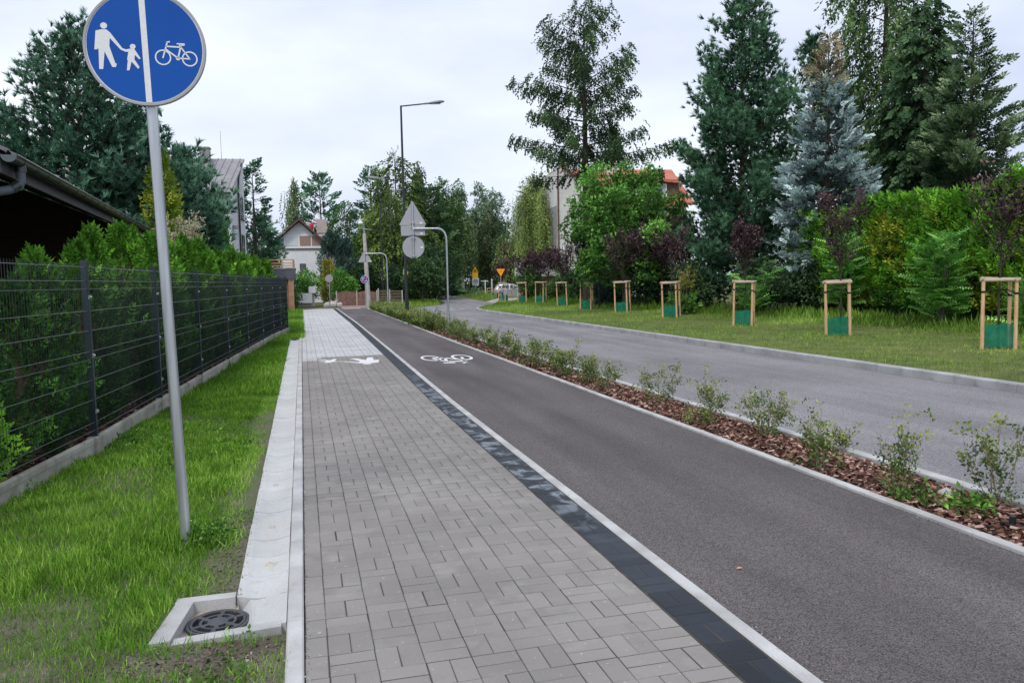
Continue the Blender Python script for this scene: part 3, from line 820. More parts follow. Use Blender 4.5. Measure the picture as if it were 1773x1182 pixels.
# --- planting bed: soil hump, bark chips
grid_sheet('planting_bed', 4.19, 4.94, 1.5, 56, 8, 120, lambda X, y: -.03 + .028 * np.sin((X - 4.19) / .75 * math.pi) + .008 * np.sin(y * 5 + X * 9), M['bedsoil'], xf=lambda y: (4.15 if y < 50 else 4.28, 4.94))
CH = []
for sd in range(4):
    r = np.random.default_rng(sd)
    w, l, h = .5 * r.uniform(.45, .8), .5, .1
    vs = np.array([[-l,-w,0],[l,-w*r.uniform(.5,1),0],[l*r.uniform(.8,1.1),w*.8,0],[-l,w,0],[-l*.9,-w*.8,h],[l*.85,-w*.6,h],[l*.9,w*.6,h],[-l*.85,w*.8,h]])
    q = np.array([[4,5,6],[4,6,7],[0,1,5],[0,5,4],[3,0,4],[3,4,7]] if sd % 2 else [[4,5,6],[4,6,7],[0,1,5],[0,5,4],[1,2,6],[1,6,5],[3,0,4],[3,4,7]])
    CH.append((vs, q))
n1, n2 = 9300, 5500
Yc = np.concatenate([rng.uniform(1.6, 12, n1), 12 + 26 * rng.uniform(0, 1, n2) ** 1.3]); Xc = rng.uniform(4.21, 4.925, n1 + n2)
Pz = -.02 + .028 * np.sin((Xc - 4.19) / .75 * math.pi) + rng.uniform(0, .028, n1 + n2)
az = rng.uniform(0, 6.28, n1 + n2)
Dc = np.stack([np.cos(az), np.sin(az), rng.normal(0, .3, n1 + n2)], 1)
v, f, tt = scatter(CH, np.stack([Xc, Yc, Pz], 1), Dc, np.concatenate([rng.uniform(.022, .062, n1), rng.uniform(.035, .08, n2)]), rng.beta(1.6, 2.2, n1 + n2), rollj=.6, tj=.1)
tag(np_mesh('bark_mulch', v, f, M['chips'], tt), 'reddish brown bark chips covering the long planting bed', 'mulch', kind='stuff')

# --- left verge (soil under the grass)
FENCE = [(-3.05, 3.3), (-2.75, 6.02), (-2.1, 8.72), (-1.92, 11.45), (-1.73, 14.25), (-1.52, 17.05), (-1.31, 19.85), (-1.1, 22.6), (-.9, 25.2), (-.72, 26.75), (-.53, 28.45)]
FENCE[1] = (-2.43, 6.02); FENCE[0] = (-2.76, 3.3)
def FX(y): return float(np.interp(y, [p[1] for p in FENCE] + [34, 60], [p[0] for p in FENCE] + [-.9, -4.5]))
def lawn_z(X, y):
    e = np.clip((X + .42) / -.5, 0, 1)
    return -.012 + .03 * e + .014 * np.sin(X * 7 + y * 2.1) * np.cos(y * 3.3 - X * 2) * e
def in_drain(x, y): return (x > -.83) & (x < -.12) & (y > 3.86) & (y < 4.47)
lawn = grid_sheet('lawn', -2, 0, 4.462, 60, 24, 240, lawn_z, M['lawnsoil'], xf=lambda y: (FX(y) - .35 if y < 29 else -6.0, -.405 if y < 25.6 else -.045))
grid_sheet('lawn', -2, 0, 1.5, 3.9, 24, 30, lawn_z, M['soil'], xf=lambda y: (-3.4, -.137))
grid_sheet('lawn', -2, 0, 3.9, 4.47, 24, 10, lawn_z, M['lawnsoil'], xf=lambda y: (-3.2, -.768 + .115 * (y - 3.9)))
grid_sheet('hedge_bed', -6, 0, 1.0, 29, 16, 100, lambda X, y: .05 + .03 * np.sin(X * 6 + y * 4), M['bedsoil'], xf=lambda y: (-6.5, FX(y) - .03))
sheet('yard', [(-40, 0), (-6, 0), (-6, 29), (-1, 29), (-6, 48), (-40, 48)], -.03, M['verge'])

# --- gutter of concave stones and the drain at its near end
gut = empty('gutter'); gut['kind'] = 'structure'
def gutter_mesh(l):
    prof = [(-.137 - .004, 0.0), (-.165, -.002), (-.20, -.012), (-.245, -.019), (-.30, -.020), (-.345, -.013), (-.375, -.003), (-.41, 0.002)]
    b = MB(); n = len(prof)
    poly = prof + [(-.41, -.09), (-.141, -.09)]
    b.prism(poly, 'y', .0025, l - .0025)
    me = b.mesh('gutter_stone'); me.materials.append(M['gutter']); return me
gl = .335
gm = gutter_mesh(gl)
for i in range(int((25.4 - 4.42) / gl)):
    o = bpy.data.objects.new('gutter_stone', gm); col.objects.link(o); o.parent = gut
    o.location = (random.gauss(0, .0008), 4.42 + i * gl, random.gauss(0, .0012)); o.rotation_euler = (random.gauss(0, .0012), random.gauss(0, .0012), random.gauss(0, .001))
b = MB(); b.add([(-.405, 4.0, -.10), (-.141, 4.0, -.10), (-.141, 4.42, -.10), (-.405, 4.42, -.10), (-.30, 4.0, .0), (-.141, 4.0, .004), (-.141, 4.417, .0), (-.30, 4.26, -.02), (-.34, 4.417, -.02), (-.30, 4.417, -.026)],
                [(0, 1, 5, 4), (1, 2, 6, 5), (4, 5, 6, 9, 7), (0, 4, 7, 8, 3), (7, 9, 8), (3, 2, 1, 0), (2, 3, 8, 9, 6)])
o = b.build('gutter_stone', M['gutter'], gut)
# small cone of washed-in sand in the trough
for (sx, sy, sr) in ((-.27, 5.72, .05), (-.28, 6.95, .04), (-.26, 4.95, .045)):
    b = MB(); vs = []
    for rr_, zz_ in ((1.0, -.026), (.7, -.018), (.35, -.012), (.08, -.0095)):
        for q_ in range(14):
            a_ = 2 * math.pi * q_ / 14; j_ = random.uniform(.7, 1.3); vs.append((sx + sr * rr_ * j_ * math.cos(a_) * .75, sy + sr * rr_ * j_ * math.sin(a_) * 1.5, zz_ + random.uniform(-.002, .002)))
    b.add(vs, [(i_ * 14 + q_, i_ * 14 + (q_ + 1) % 14, (i_ + 1) * 14 + (q_ + 1) % 14, (i_ + 1) * 14 + q_) for i_ in range(3) for q_ in range(14)] + [tuple(42 + q_ for q_ in range(14))])
    tag(smooth_by_angle(b.build('sand_heap', M['heapsand'])), {5.72: 'pale sand heap in the gutter, the largest of them', 6.95: 'small sand heap farther up the concave gutter', 4.95: 'small sand smear in the gutter nearest the drain'}[sy], 'sand', 'sand in the gutter')

drain = empty('street_drain', (-.51, 4.14, 0), 0, 'round cast iron drain grate in a sandy recess framed by kerbs', 'drain')
def dpart(name, bld, m, smooth=False):
    o = bld.build(name, m, drain)
    return smooth_by_angle(o) if smooth else o
b = MB(); b.box(-.25, .11, -.23, .31, -.14, -.047); dpart('sand_bed', b, M['drysand'])
b = MB(); b.prism([(-.262, -.235), (-.165, -.225), (-.115, .236), (-.205, .236)], 'z', -.15, .019); dpart('frame_stone', b, M['kerb'])
b = MB(); b.prism([(-.21, .24), (-.205, .315), (.095, .315), (.095, .24)], 'z', -.15, .018); dpart('frame_stone', b, M['kerb'])
b = MB(); b.prism([(-.16, -.24), (.345, -.175), (.345, -.105), (-.155, -.165)], 'z', -.15, .002); dpart('frame_stone', b, M['kerb'])
# grate: ring, ribs between slots
GR = []
b = MB()
def ring(b, r0_, r1_, z0_, z1_, a0=0, a1=2 * math.pi, n=48):
    full = abs(a1 - a0 - 2 * math.pi) < 1e-6; k = n if full else n + 1
    vs = []
    for i in range(k):
        a = a0 + (a1 - a0) * i / n
        for rr, zz in ((r0_, z0_), (r1_, z0_), (r1_, z1_), (r0_, z1_)): vs.append((rr * math.cos(a), rr * math.sin(a), zz))
    fs = []
    for i in range(n):
        j = (i + 1) % k
        for e in range(4): fs.append((i*4+e, j*4+e, j*4+(e+1) % 4, i*4+(e+1) % 4))
    if not full: fs += [(0, 1, 2, 3), ((k-1)*4+3, (k-1)*4+2, (k-1)*4+1, (k-1)*4)]
    b.add(vs, fs)
ring(b, .168, .186, -.050, -.026); GR.append(dpart('rim', b, M['castiron'], True))
b = MB()
ring(b, .148, .164, -.046, -.024); ring(b, .094, .110, -.046, -.024, n=36); b.tube([(0, 0, -.046), (0, 0, -.024)], .062, 24)
for k in range(6):
    a0 = k * math.pi / 3 + .3
    ring(b, .11, .149, -.0461, -.0241, a0, a0 + .2, 4); ring(b, .06, .095, -.0461, -.0241, a0, a0 + .36, 4)
GR.append(dpart('grate', b, M['castiron']))
b = MB(); b.tube([(0, 0, -.0465), (0, 0, -.0445)], .165, 32); GR.append(dpart('shaft', b, M['black']))  # thin black disc standing in for the darkness below the grate
for o in GR: o.scale = (.84, .84, 1); o.location = (.025, .045, 0)

# --- painted symbols
def flat_shapes(name, polys, z, m, parent=None, xf=lambda p: (p[0], p[1])):
    """flat print built from polygons (fan-safe through tessellation)"""
    from mathutils.geometry import tessellate_polygon
    V, F = [], []
    for pl in polys:
        pts = [xf(p) for p in pl]
        tri = tessellate_polygon([[Vector((p[0], p[1], 0)) for p in pts]])
        k = len(V); V += [(p[0], p[1], z) for p in pts]; F += [tuple(i + k for i in t) for t in tri]
    me = bpy.data.meshes.new(name); me.from_pydata(V, [], F); me.update(); me.materials.append(m)
    o = bpy.data.objects.new(name, me); col.objects.link(o)
    if parent is not None: o.parent = parent
    return o
def circ(cx, cy, rx, ry=None, n=24): return [(cx + rx * math.cos(2 * math.pi * i / n), cy + (ry or rx) * math.sin(2 * math.pi * i / n)) for i in range(n)]
def band(a, b_, w):
    d = Vector((b_[0] - a[0], b_[1] - a[1])).normalized() * w / 2; n = Vector((-d.y, d.x))
    return [(a[0] - n.x - d.x, a[1] - n.y - d.y), (b_[0] - n.x + d.x, b_[1] - n.y + d.y), (b_[0] + n.x + d.x, b_[1] + n.y + d.y), (a[0] + n.x - d.x, a[1] + n.y - d.y)]
def rings(cx, cy, r, w, n=28):
    return [[(cx + rr * math.cos(a), cy + rr * math.sin(a)) for rr, a in ((r - w, a0), (r, a0), (r, a1), (r - w, a1))] for a0, a1 in ((2 * math.pi * i / n, 2 * math.pi * (i + 1) / n) for i in range(n))]
ADULT = [[(220,272),(290,255),(338,257),(378,293),(497,470),(478,490),(368,355),(357,450),(408,648),(424,652),(410,693),(370,690),(300,510),(270,716),(226,716),(236,480),(212,490),(190,490),(205,380)], circ(313, 213, 38, 36)]
CHILD = [[(478,490),(497,470),(535,485),(590,474),(630,480),(692,590),(675,598),(632,548),(622,600),(672,690),(655,711),(588,625),(558,728),(528,728),(548,607),(540,605),(560,515),(530,512)], circ(614, 450, 32, 30)]
BIKE = rings(943, 572, 92, 16) + rings(1244, 587, 90, 16) + [band(*e) for e in (((943,572),(988,440),17), ((988,440),(1000,398),17), ((1000,394),(1024,388),17), ((985,442),(1150,450),18), ((985,480),(1112,580),18), ((1112,580),(1155,430),18), ((1115,410),(1192,412),14), ((1140,428),(1190,424),16), ((1112,580),(1244,587),16), ((1244,587),(1152,450),16))] + [circ(1112, 580, 25)]
# pedestrians on the pavers, a bicycle on the asphalt, both painted to be read from the far end
ped = empty('pedestrian_marking', (.95, 17.45, 0)); ped['kind'] = 'structure'
flat_shapes('painted_figure', ADULT, .0035, M['paint'], ped, lambda p: (-(p[0] - 440) / 500 * 1.32, (p[1] - 470) / 550 * 1.55))
flat_shapes('painted_figure', CHILD, .0035, M['paint'], ped, lambda p: (-(p[0] - 440) / 500 * 1.32, (p[1] - 470) / 550 * 1.55))
byc = empty('bicycle_marking', (3.08, 16.95, 0)); byc['kind'] = 'structure'
flat_shapes('painted_bicycle', [[(1094 + (x - 1094) * 1.0, 530 + (y - 530)) for x, y in pl] for pl in (rings(943, 572, 96, 24) + rings(1244, 587, 94, 24) + [band(a, b2, w * 1.5) for a, b2, w in (((943,572),(988,440),17), ((988,440),(1000,398),17), ((1000,394),(1030,388),17), ((985,442),(1150,450),18), ((985,480),(1112,580),18), ((1112,580),(1155,430),18), ((1110,410),(1195,412),16), ((1112,580),(1244,587),16), ((1244,587),(1152,450),16))])],
            .002, M['paint'], byc, lambda p: (-(p[0] - 1094) / 490 * 1.12, (p[1] - 530) / 295 * 1.95))
# ================================================================== THINGS
def stand(o, z=0.0, y=0.0):      # flat print (built in XY) stood upright, reading towards -Y
    o.rotation_euler = (R(90), 0, 0); o.location = (o.location[0], y, z); return o

# --- the big blue shared path sign
sg = empty('path_sign', (-.795, 5.33, 0), 0, 'large round blue sign with walking figures and bicycle on a steel pole', 'road sign')
sg.rotation_euler = (R(-.6), R(-1.45), R(-3))
sm = lambda p: ((p[0] - 750) / 660 * .341, (455 - p[1]) / 660 * .341)
zc = 3.18
b = MB(); b.tube([(0, .045, -.3), (0, .045, zc + .3)], .033, 24); smooth_by_angle(b.build('pole', M['galv'], sg))
b = MB(); b.disc((0, -.003, zc), .348, (0, 1, 0), .006, 72); pl = smooth_by_angle(b.build('plate', M['signback'], sg))
b = MB()
def rimring(b, r0_, r1_, y0_, y1_, n=72):
    vs = []
    for i in range(n):
        a = 2 * math.pi * i / n
        for rr, yy in ((r0_, y0_), (r1_, y0_), (r1_, y1_), (r0_, y1_)): vs.append((rr * math.cos(a), yy, rr * math.sin(a) + zc))
    fs = [(i*4+e, ((i+1) % n)*4+e, ((i+1) % n)*4+(e+1) % 4, i*4+(e+1) % 4) for i in range(n) for e in range(4)]
    b.add(vs, fs)
rimring(b, .339, .353, -.014, .02); smooth_by_angle(b.build('rim', M['signback'], sg))
stand(flat_shapes('face_border', [circ(0, 0, .340, n=72)], 0, M['signwhite'], sg), zc, -.0085)
stand(flat_shapes('face', [circ(0, 0, .332, n=72)], 0, M['signblue'], sg), zc, -.011)
stand(flat_shapes('dividing_bar', [[(-.0175, -.334), (.0175, -.334), (.0175, .334), (-.0175, .334)]], 0, M['signwhite'], sg), zc, -.0125)
stand(flat_shapes('adult_symbol', ADULT, 0, M['signwhite'], sg, sm), zc, -.0130)
stand(flat_shapes('child_symbol', CHILD, 0, M['signwhite'], sg, sm), zc, -.0133)
stand(flat_shapes('bicycle_symbol', BIKE, 0, M['signwhite'], sg, sm), zc, -.0130)
for dz in (-.2, .2):
    b = MB(); b.box(-.05, .05, .004, .085, zc + dz - .02, zc + dz + .02); b.build('clamp', M['galv'], sg)

# --- mesh fence on concrete boards
fence = empty('mesh_fence', (0, 0, 0), 0, 'dark grey welded mesh fence on concrete boards before the thuja hedge', 'fence')
fence_posts = FENCE
HZ = [.27, .35, .58, .78, .99, 1.07, 1.28, 1.48, 1.70, 1.78, 1.92]
def vwire():
    z = [.24, .27, .31, .35, .99, 1.03, 1.07, 1.70, 1.74, 1.78, 1.955]; y = [0, 0, -.035, 0, 0, -.035, 0, 0, -.035, 0, 0]
    return z, y
PL = 2.75
def panel_mesh():
    b = MB(); z, y = vwire()
    def thin(pts, r, sd=3):
        b.tube(pts, r, sd, caps=False)
    n = int(PL / .05)
    for i in range(1, n):
        thin([(i * .05, yy, zz) for zz, yy in zip(z, y)], .0027)
    b.cur = 1
    for zz in HZ: thin([(.0, -.005, zz), (PL, -.005, zz)], .0036, 6)
    me = b.mesh('mesh_panel'); me.materials.append(M['wire']); me.materials.append(M['wire_skylit']); me.polygons.foreach_set('material_index', b.mi); return me
pm = panel_mesh()
b = MB(); b.box(-.02, .02, -.03, .03, .0, 1.98); b.box(-.023, .023, -.033, .033, 1.96, 1.985); postm = b.mesh('post'); postm.materials.append(M['anthracite'])
b = MB(); b.box(-.03, .03, -.042, -.030, -.018, .018); b.tube([(0, -.042, 0), (0, -.054, 0)], .011, 8); clipm = b.mesh('clip'); clipm.materials.append(M['clip'])
b = MB(); b.box(-.09, .09, -.05, .05, -.15, .205, .01); footm = b.mesh('post_footing'); footm.materials.append(M['plinth'])
def pboard(l):
    b = MB(); b.box(.06, l - .06, -.022, .022, -.2, .20, .006); b.box(.09, l - .09, -.030, -.022, .14, .19, .004); me = b.mesh('base_board'); me.materials.append(M['plinth']); return me
pb = pboard(PL)
for i, (x, y) in enumerate(FENCE):
    if i < len(FENCE) - 1: x2, y2 = FENCE[i + 1]
    ang = math.atan2(y2 - y, x2 - x) if i < len(FENCE) - 1 else ang
    ln = math.hypot(x2 - x, y2 - y)
    # local y of a panel turned by ang points to the left of its run, so -y is towards the path
    def kid(name, me, loc, rz, sx=1.0):
        o = bpy.data.objects.new(name, me); col.objects.link(o); o.parent = fence; o.location = loc; o.rotation_euler = (0, 0, rz); o.scale = (sx, 1, 1); return o
    p_ = kid('post', postm, (x, y, 0), ang)
    kid('post_footing', footm, (x, y, 0), ang)
    for zz in (.46, 1.03, 1.62):
        c_ = bpy.data.objects.new('clip', clipm); col.objects.link(c_); c_.parent = p_; c_.location = (0, 0, zz)
    if i < len(FENCE) - 1:
        kid('mesh_panel', pm, (x + math.sin(ang) * .012, y - math.cos(ang) * .012, 0), ang, ln / PL)
        kid('base_board', pb, (x, y, 0), ang, ln / PL)
# end of the run turns away from the path
b = MB(); b.tube([(-.9, 16.35, .23), (-1.63, 16.6, .23)], .008, 5)
x, y = FENCE[-1]
kid('mesh_panel', pm, (x, y, 0), R(100), 1.0); kid('base_board', pb, (x, y, 0), R(100), 1.0)

# --- carport with gutter and tiles
A_, B_ = Vector((-3.08, 9.66)), Vector((-3.77, 21.58))
cl = (B_ - A_).length
cp = empty('carport', (A_.x, A_.y, 0), math.atan2(B_.y - A_.y, B_.x - A_.x), 'dark carport with tiled roof and black rain gutter behind the hedge', 'carport')
M['gutterpvc'] = mat('dark_gutter', c3(.018, .024, .026), c3(.024, .031, .034), scale=4, rough=.25, spec=.6)
M['gutterend'] = mat('grey_gutter_end', c3(.10, .12, .135), rough=.4)
M['tile'] = mat('brown_roof_tile', c3(.10, .085, .09), c3(.15, .13, .135), scale=5, rough=.6, spec=.4, piece=.12)
M['darkwood'] = mat('dark_stained_wood', c3(.030, .020, .014), c3(.055, .038, .028), scale=5, rough=.7, stretch=(1, 6, 6))
M['fascia'] = mat('dark_fascia', c3(.045, .05, .055), c3(.06, .066, .07), scale=4, rough=.55)
ZG = 3.16
b = MB()                                   # half-round gutter
n = 14; prof = []
for k in range(n + 1):
    a = math.pi + math.pi * k / n; prof.append((.078 * math.cos(a) - .085, .078 * math.sin(a) + ZG))
inner = [((p[0] + .085) * .93 - .085, (p[1] - ZG) * .93 + ZG) for p in prof][::-1]
b.prism(prof + inner, 'x', 0.0, cl)
b.tube([(0, -.163, ZG), (cl, -.163, ZG)], .012, 8)
smooth_by_angle(b.build('rain_gutter', M['gutterpvc'], cp))
b = MB(); b.prism(prof, 'x', -.012, 0); b.build('gutter_end_cap', M['gutterend'], cp)
b = MB()
prof2 = [((p[0] + .085) * 1.06 - .085, (p[1] - ZG) * 1.06 + ZG) for p in prof]
b.prism(prof2 + prof[::-1], 'x', 0, .028); bm = b.mesh('gutter_bracket'); bm.materials.append(M['gutterpvc'])
for k in range(21):
    o = bpy.data.objects.new('gutter_bracket', bm); col.objects.link(o); o.parent = cp; o.location = (.35 + k * .56, 0, 0)
b = MB(); b.tube([(.42, -.085, ZG - .07), (.42, -.085, ZG - .22), (.40, -.07, ZG - .29), (.33, .02, ZG - .34), (.05, .55, ZG - .48), (.0, .62, ZG - .55), (0, .64, ZG - .8), (0, .64, .2)], .05, 16)
smooth_by_angle(b.build('downpipe', M['gutterend'], cp), 60)
for pp in ([(.42, -.085, ZG - .055), (.42, -.085, ZG - .13)], [(.395, -.062, ZG - .275), (.35, -.005, ZG - .325)]):
    b = MB(); b.tube(pp, .06, 16); smooth_by_angle(b.build('pipe_socket', M['gutterpvc'], cp))
b = MB(); b.box(0, cl, 0, .03, ZG - .19, ZG + .02); b.build('fascia_board', M['fascia'], cp)
sl = math.tan(R(24))
b = MB(); b.prism([(0.035, ZG - .17), (4.6, ZG - .17 + 4.6 * sl), (4.6, ZG - .02 + 4.6 * sl), (.035, ZG - .02)], 'x', 0, cl); b.build('roof_deck', M['darkwood'], cp)
b = MB(); b.prism([(4.6, ZG - .17 + 4.6 * sl), (9.2, ZG - .17), (9.2, ZG - .02), (4.6, ZG - .02 + 4.6 * sl)], 'x', 0, cl); b.build('roof_deck', M['darkwood'], cp)
nt_ = 28; tw = cl / nt_; tl = .42
b = MB(); us = [i / 8 for i in range(9)]
hz = lambda u: .052 * max(0, math.sin(math.pi * min(1, u / .62))) if u < .62 else .008 * math.sin(math.pi * (u - .62) / .38) - .004
for (yy, zz) in ((0, 0), (tl, tl * sl)):
    pass
vs = []
for t in (0, 1):
    for u in us: vs.append((u * tw * 1.02, t * tl, t * tl * sl + hz(u) + .016))
for u in us: vs.append((u * tw * 1.02, 0.0, hz(u) - .004))
k = len(us); fs = [(i, i + 1, k + i + 1, k + i) for i in range(k - 1)] + [(2*k + i, 2*k + i + 1, i + 1, i) for i in range(k - 1)]
b.add(vs, fs); tmh = b.mesh('roof_tile'); tmh.materials.append(M['tile']); tmh.polygons.foreach_set('use_smooth', [True] * len(tmh.polygons))
for r in range(4):
    for k in range(nt_):
        o = bpy.data.objects.new('roof_tile', tmh); col.objects.link(o); o.parent = cp
        o.location = (k * tw, -.055 + r * (tl - .05), ZG + .02 + r * (tl - .05) * sl + .018 * (r > 0))
for (x, y) in ((.25, 3.6), (4, 3.6), (8, 3.6), (11.6, .5), (.25, 8.7), (11.6, 8.7)):
    b = MB(); b.box(x - .07, x + .07, y - .07, y + .07, 0, ZG - .05); b.build('post', M['darkwood'], cp)
for k in range(25):
    b = MB(); b.box(0.02, cl - .02, 4.5, 4.54, k * .2, k * .2 + .19); b.build('wall_board', M['darkwood'], cp)
b = MB(); b.prism([(.3, 0), (4.5, 0), (4.5, 4.95), (.3, 3.1)], 'x', cl - .1, cl - .06); b.build('end_wall', M['darkwood'], cp)
b = MB(); b.box(0, cl, 8.5, 9.2, 3.0, 3.1); b.build('beam', M['darkwood'], cp)

# --- street lamps
def street_lamp(loc, H, arm1, arm2, label, z2=None, rz=0.0, plates=True):
    t = empty('street_lamp', loc, rz, label, 'street lamp', 'black street lamps')
    b = MB(); b.tube([(0, 0, .0), (0, 0, 1.15), (0, 0, 1.25), (0, 0, H)], [.085, .085, .07, .042], 20); smooth_by_angle(b.build('pole', M['lampblack'], t))
    b = MB(); b.box(-.19, .19, -.19, .19, -.02, .03, .006); b.tube([(0, 0, .03), (0, 0, .10), (0, 0, .16)], [.125, .125, .09], 20)
    for sx in (-1, 1):
        for sy in (-1, 1): b.tube([(sx * .14, sy * .14, .03), (sx * .14, sy * .14, .075)], .02, 8)
    smooth_by_angle(b.build('base_plate', M['lampblack'], t))
    def arm(z, dirx, L, tilt):
        b = MB(); b.tube([(0, 0, z - .02), (dirx * L * .62, 0, z + .03 + tilt * .4)], .03, 12)
        a = smooth_by_angle(b.build('arm', M['lampblack'], t))
        x0 = dirx * L * .60; zz = z + .035 + tilt * .4
        b = MB(); b.tube([(x0, 0, zz - .005), (x0 + dirx * .14, 0, zz + .01)], .042, 12); smooth_by_angle(b.build('arm_socket', M['lampgrey'], a))
        x1 = x0 + dirx * .12
        b = MB()
        sec = [(0, .05, .03, .02), (.12, .11, .05, .035), (.35, .15, .05, .06), (.55, .14, .045, .06), (.68, .09, .03, .04), (.72, .03, .015, .02)]
        ring_ = []
        for s, w, hb, ht in sec:
            zz2 = zz + tilt * s + .01
            ring_.append([(x1 + dirx * s, yy, zq) for yy, zq in ((-w, zz2 - hb * .5), (-w * .9, zz2 + ht * .5), (-w * .4, zz2 + ht), (w * .4, zz2 + ht), (w * .9, zz2 + ht * .5), (w, zz2 - hb * .5), (w * .5, zz2 - hb), (-w * .5, zz2 - hb))])
        vs = [p for q in ring_ for p in q]; m_ = 8
        fs = [(i*m_ + k, i*m_ + (k+1) % m_, (i+1)*m_ + (k+1) % m_, (i+1)*m_ + k) for i in range(len(sec) - 1) for k in range(m_)] + [tuple(range(m_))[::-1], tuple((len(sec) - 1) * m_ + k for k in range(m_))]
        b.add(vs, fs); h = smooth_by_angle(b.build('luminaire', M['lampgrey'], t), 50)
        b = MB(); zz2 = zz + tilt * .35 - .045; b.prism([(x1 + dirx * .16, -.085), (x1 + dirx * .55, -.085), (x1 + dirx * .55, .085), (x1 + dirx * .16, .085)], 'z', zz2 - .012, zz2); b.build('lens', M['lampglass'], h)
    arm(H, 1, arm1, .09)
    if arm2: arm(z2, -1, arm2, .12)
    if plates:
        b = MB(); b.box(-.10, -.085, -.035, .035, 2.05, 2.3); b.build('inventory_plate', M['sticker'], t)
        b = MB(); b.box(.072, .088, -.045, .02, 2.05, 2.2); b.build('warning_sticker', M['signyellow'], t)
    return t
street_lamp((4.47, 34.6, 0), 9.35, 1.75, 1.35, 'tall black street lamp nearest in view, with upper and lower luminaires', 6.15, R(-15))
street_lamp((6.65, 66.7, -.1), 9.4, 1.75, 1.35, 'farther black street lamp before the trees beside the concrete pole', 6.2, R(-15))
street_lamp((4.60, 3.88, .0), 9.35, 1.75, 1.35, 'black lamp post foot standing in the mulch at the picture edge', 6.15, R(-15), False)

# --- signs seen from behind on bent steel posts
def tri(w, h, z, x=0, flip=False):
    r = .03
    pts = [(-w/2 + r, 0), (w/2 - r, 0), (w/2, r * .6), (w/2 - r * .3, r * 1.5), (r * .7, h - r * .3), (0, h), (-r * .7, h - r * .3), (-w/2 + r * .3, r * 1.5), (-w/2, r * .6)]
    return [(x + p[0], z + (p[1] if not flip else h - p[1])) for p in pts]
gs = empty('bent_sign_post', (4.62, 25.3, 0), R(-12), 'bent steel post with backs of triangular, oblong and round signs', 'road sign', 'signs on bent posts')
gx = -1.08
b = MB(); b.tube([(0, 0, -.1), (0, 0, 3.0), (-.01, 0, 3.16), (-.06, 0, 3.30), (-.15, 0, 3.40), (-.28, 0, 3.435), (gx, 0, 3.44)], .032, 14); smooth_by_angle(b.build('post', M['galv'], gs), 60)
b = MB(); b.tube([(gx, 0, 2.52), (gx, 0, 4.27)], .026, 12); smooth_by_angle(b.build('sign_tube', M['galv'], gs))
b = MB(); b.prism(tri(.86, .77, 3.56, gx), 'y', .035, .05); p1 = b.build('triangle_plate', M['signback'], gs)
b = MB(); b.prism([(gx - .39, 3.22), (gx + .39, 3.22), (gx + .39, 3.545), (gx - .39, 3.545)], 'y', .035, .05); p2 = b.build('oblong_plate', M['signback'], gs)
b = MB(); b.disc((gx, .042, 2.845), .355, (0, 1, 0), .015, 48); p3 = smooth_by_angle(b.build('round_plate', M['signback'], gs))
for (pp, z) in ((p1, 3.63), (p2, 3.29), (p3, 2.84)):
    b = MB(); b.box(gx + .23, gx + .31, .031, .0345, z - .025, z + .025); b.build('sticker', M['sticker'], pp)
for z in (3.64, 3.50, 3.28, 3.14, 2.57): 
    b = MB(); b.box(gx - .06, gx + .06, -.03, .035, z - .015, z + .015); b.build('clamp', M['galv'], gs)
gs2 = empty('bent_sign_post', (4.66, 44.2, 0), R(-10), 'smaller looking bent steel post with one triangular sign back near concrete pole', 'road sign', 'signs on bent posts')
b = MB(); b.tube([(0, 0, -.1), (0, 0, 2.95), (-.02, 0, 3.12), (-.09, 0, 3.26), (-.2, 0, 3.34), (-.35, 0, 3.36), (-1.2, 0, 3.36)], .034, 12); smooth_by_angle(b.build('post', M['galv'], gs2), 60)
b = MB(); b.tube([(-1.2, 0, 2.88), (-1.2, 0, 3.55)], .026, 10); b.build('sign_tube', M['galv'], gs2)
b = MB(); b.prism(tri(.76, .68, 2.88, -1.2), 'y', .03, .045); p1 = b.build('triangle_plate', M['signback'], gs2)
b = MB(); b.box(-.98, -.9, .026, .0295, 2.92, 2.97); b.build('sticker', M['sticker'], p1)
# round sign back on a thin post
rs = empty('round_sign_post', (2.02, 60.4, -.02), 0, 'thin post with the grey back of a small round sign beside shrubs', 'road sign')
b = MB(); b.tube([(0, 0, -.1), (0, 0, 2.45)], .035, 10); b.build('post', M['galv'], rs)
b = MB(); b.disc((0, -.045, 2.15), .29, (0, 1, 0), .015, 32); smooth_by_angle(b.build('round_plate', M['signback'], rs))
# concrete pole with a lamp
cpole = empty('concrete_pole', (4.62, 57.2, -.02), 0, 'leaning grey concrete utility pole with white lamp head', 'utility pole')
cpole.rotation_euler = (0, R(-1.4), 0)
b = MB(); b.tube([(0, 0, -.1), (0, 0, 2.6), (0, 0, 5.3)], [.19, .15, .115], 10); b.build('shaft', M['concrete'], cpole)
b = MB(); b.tube([(0, 0, 5.2), (0, 0, 5.75), (-.04, 0, 5.9), (-.12, -.02, 5.98)], .04, 8); b.build('lamp_bracket', M['galv'], cpole)
b = MB(); b.tube([(-.22, -.02, 5.96), (-.22, -.02, 6.02), (-.2, -.02, 6.12), (-.18, -.02, 6.16)], [.17, .2, .15, .04], 14); smooth_by_angle(b.build('lamp_head', M['sticker'], cpole), 60)
b = MB(); b.tube([(0, 0, 1.48), (0, 0, 1.53)], .178, 10); b.build('band', M['sticker'], cpole)
es = empty('end_sign', (4.22, 54.9, 1.98), 0, 'small blue and white round sign with red diagonal on the pole', 'road sign')
b = MB(); b.disc((0, .0, 0), .27, (0, 1, 0), .014, 36); smooth_by_angle(b.build('plate', M['signback'], es))
b = MB(); b.tube([(.08, .03, -2.0), (.08, .03, .25)], .03, 10); b.build('post', M['galv'], es)
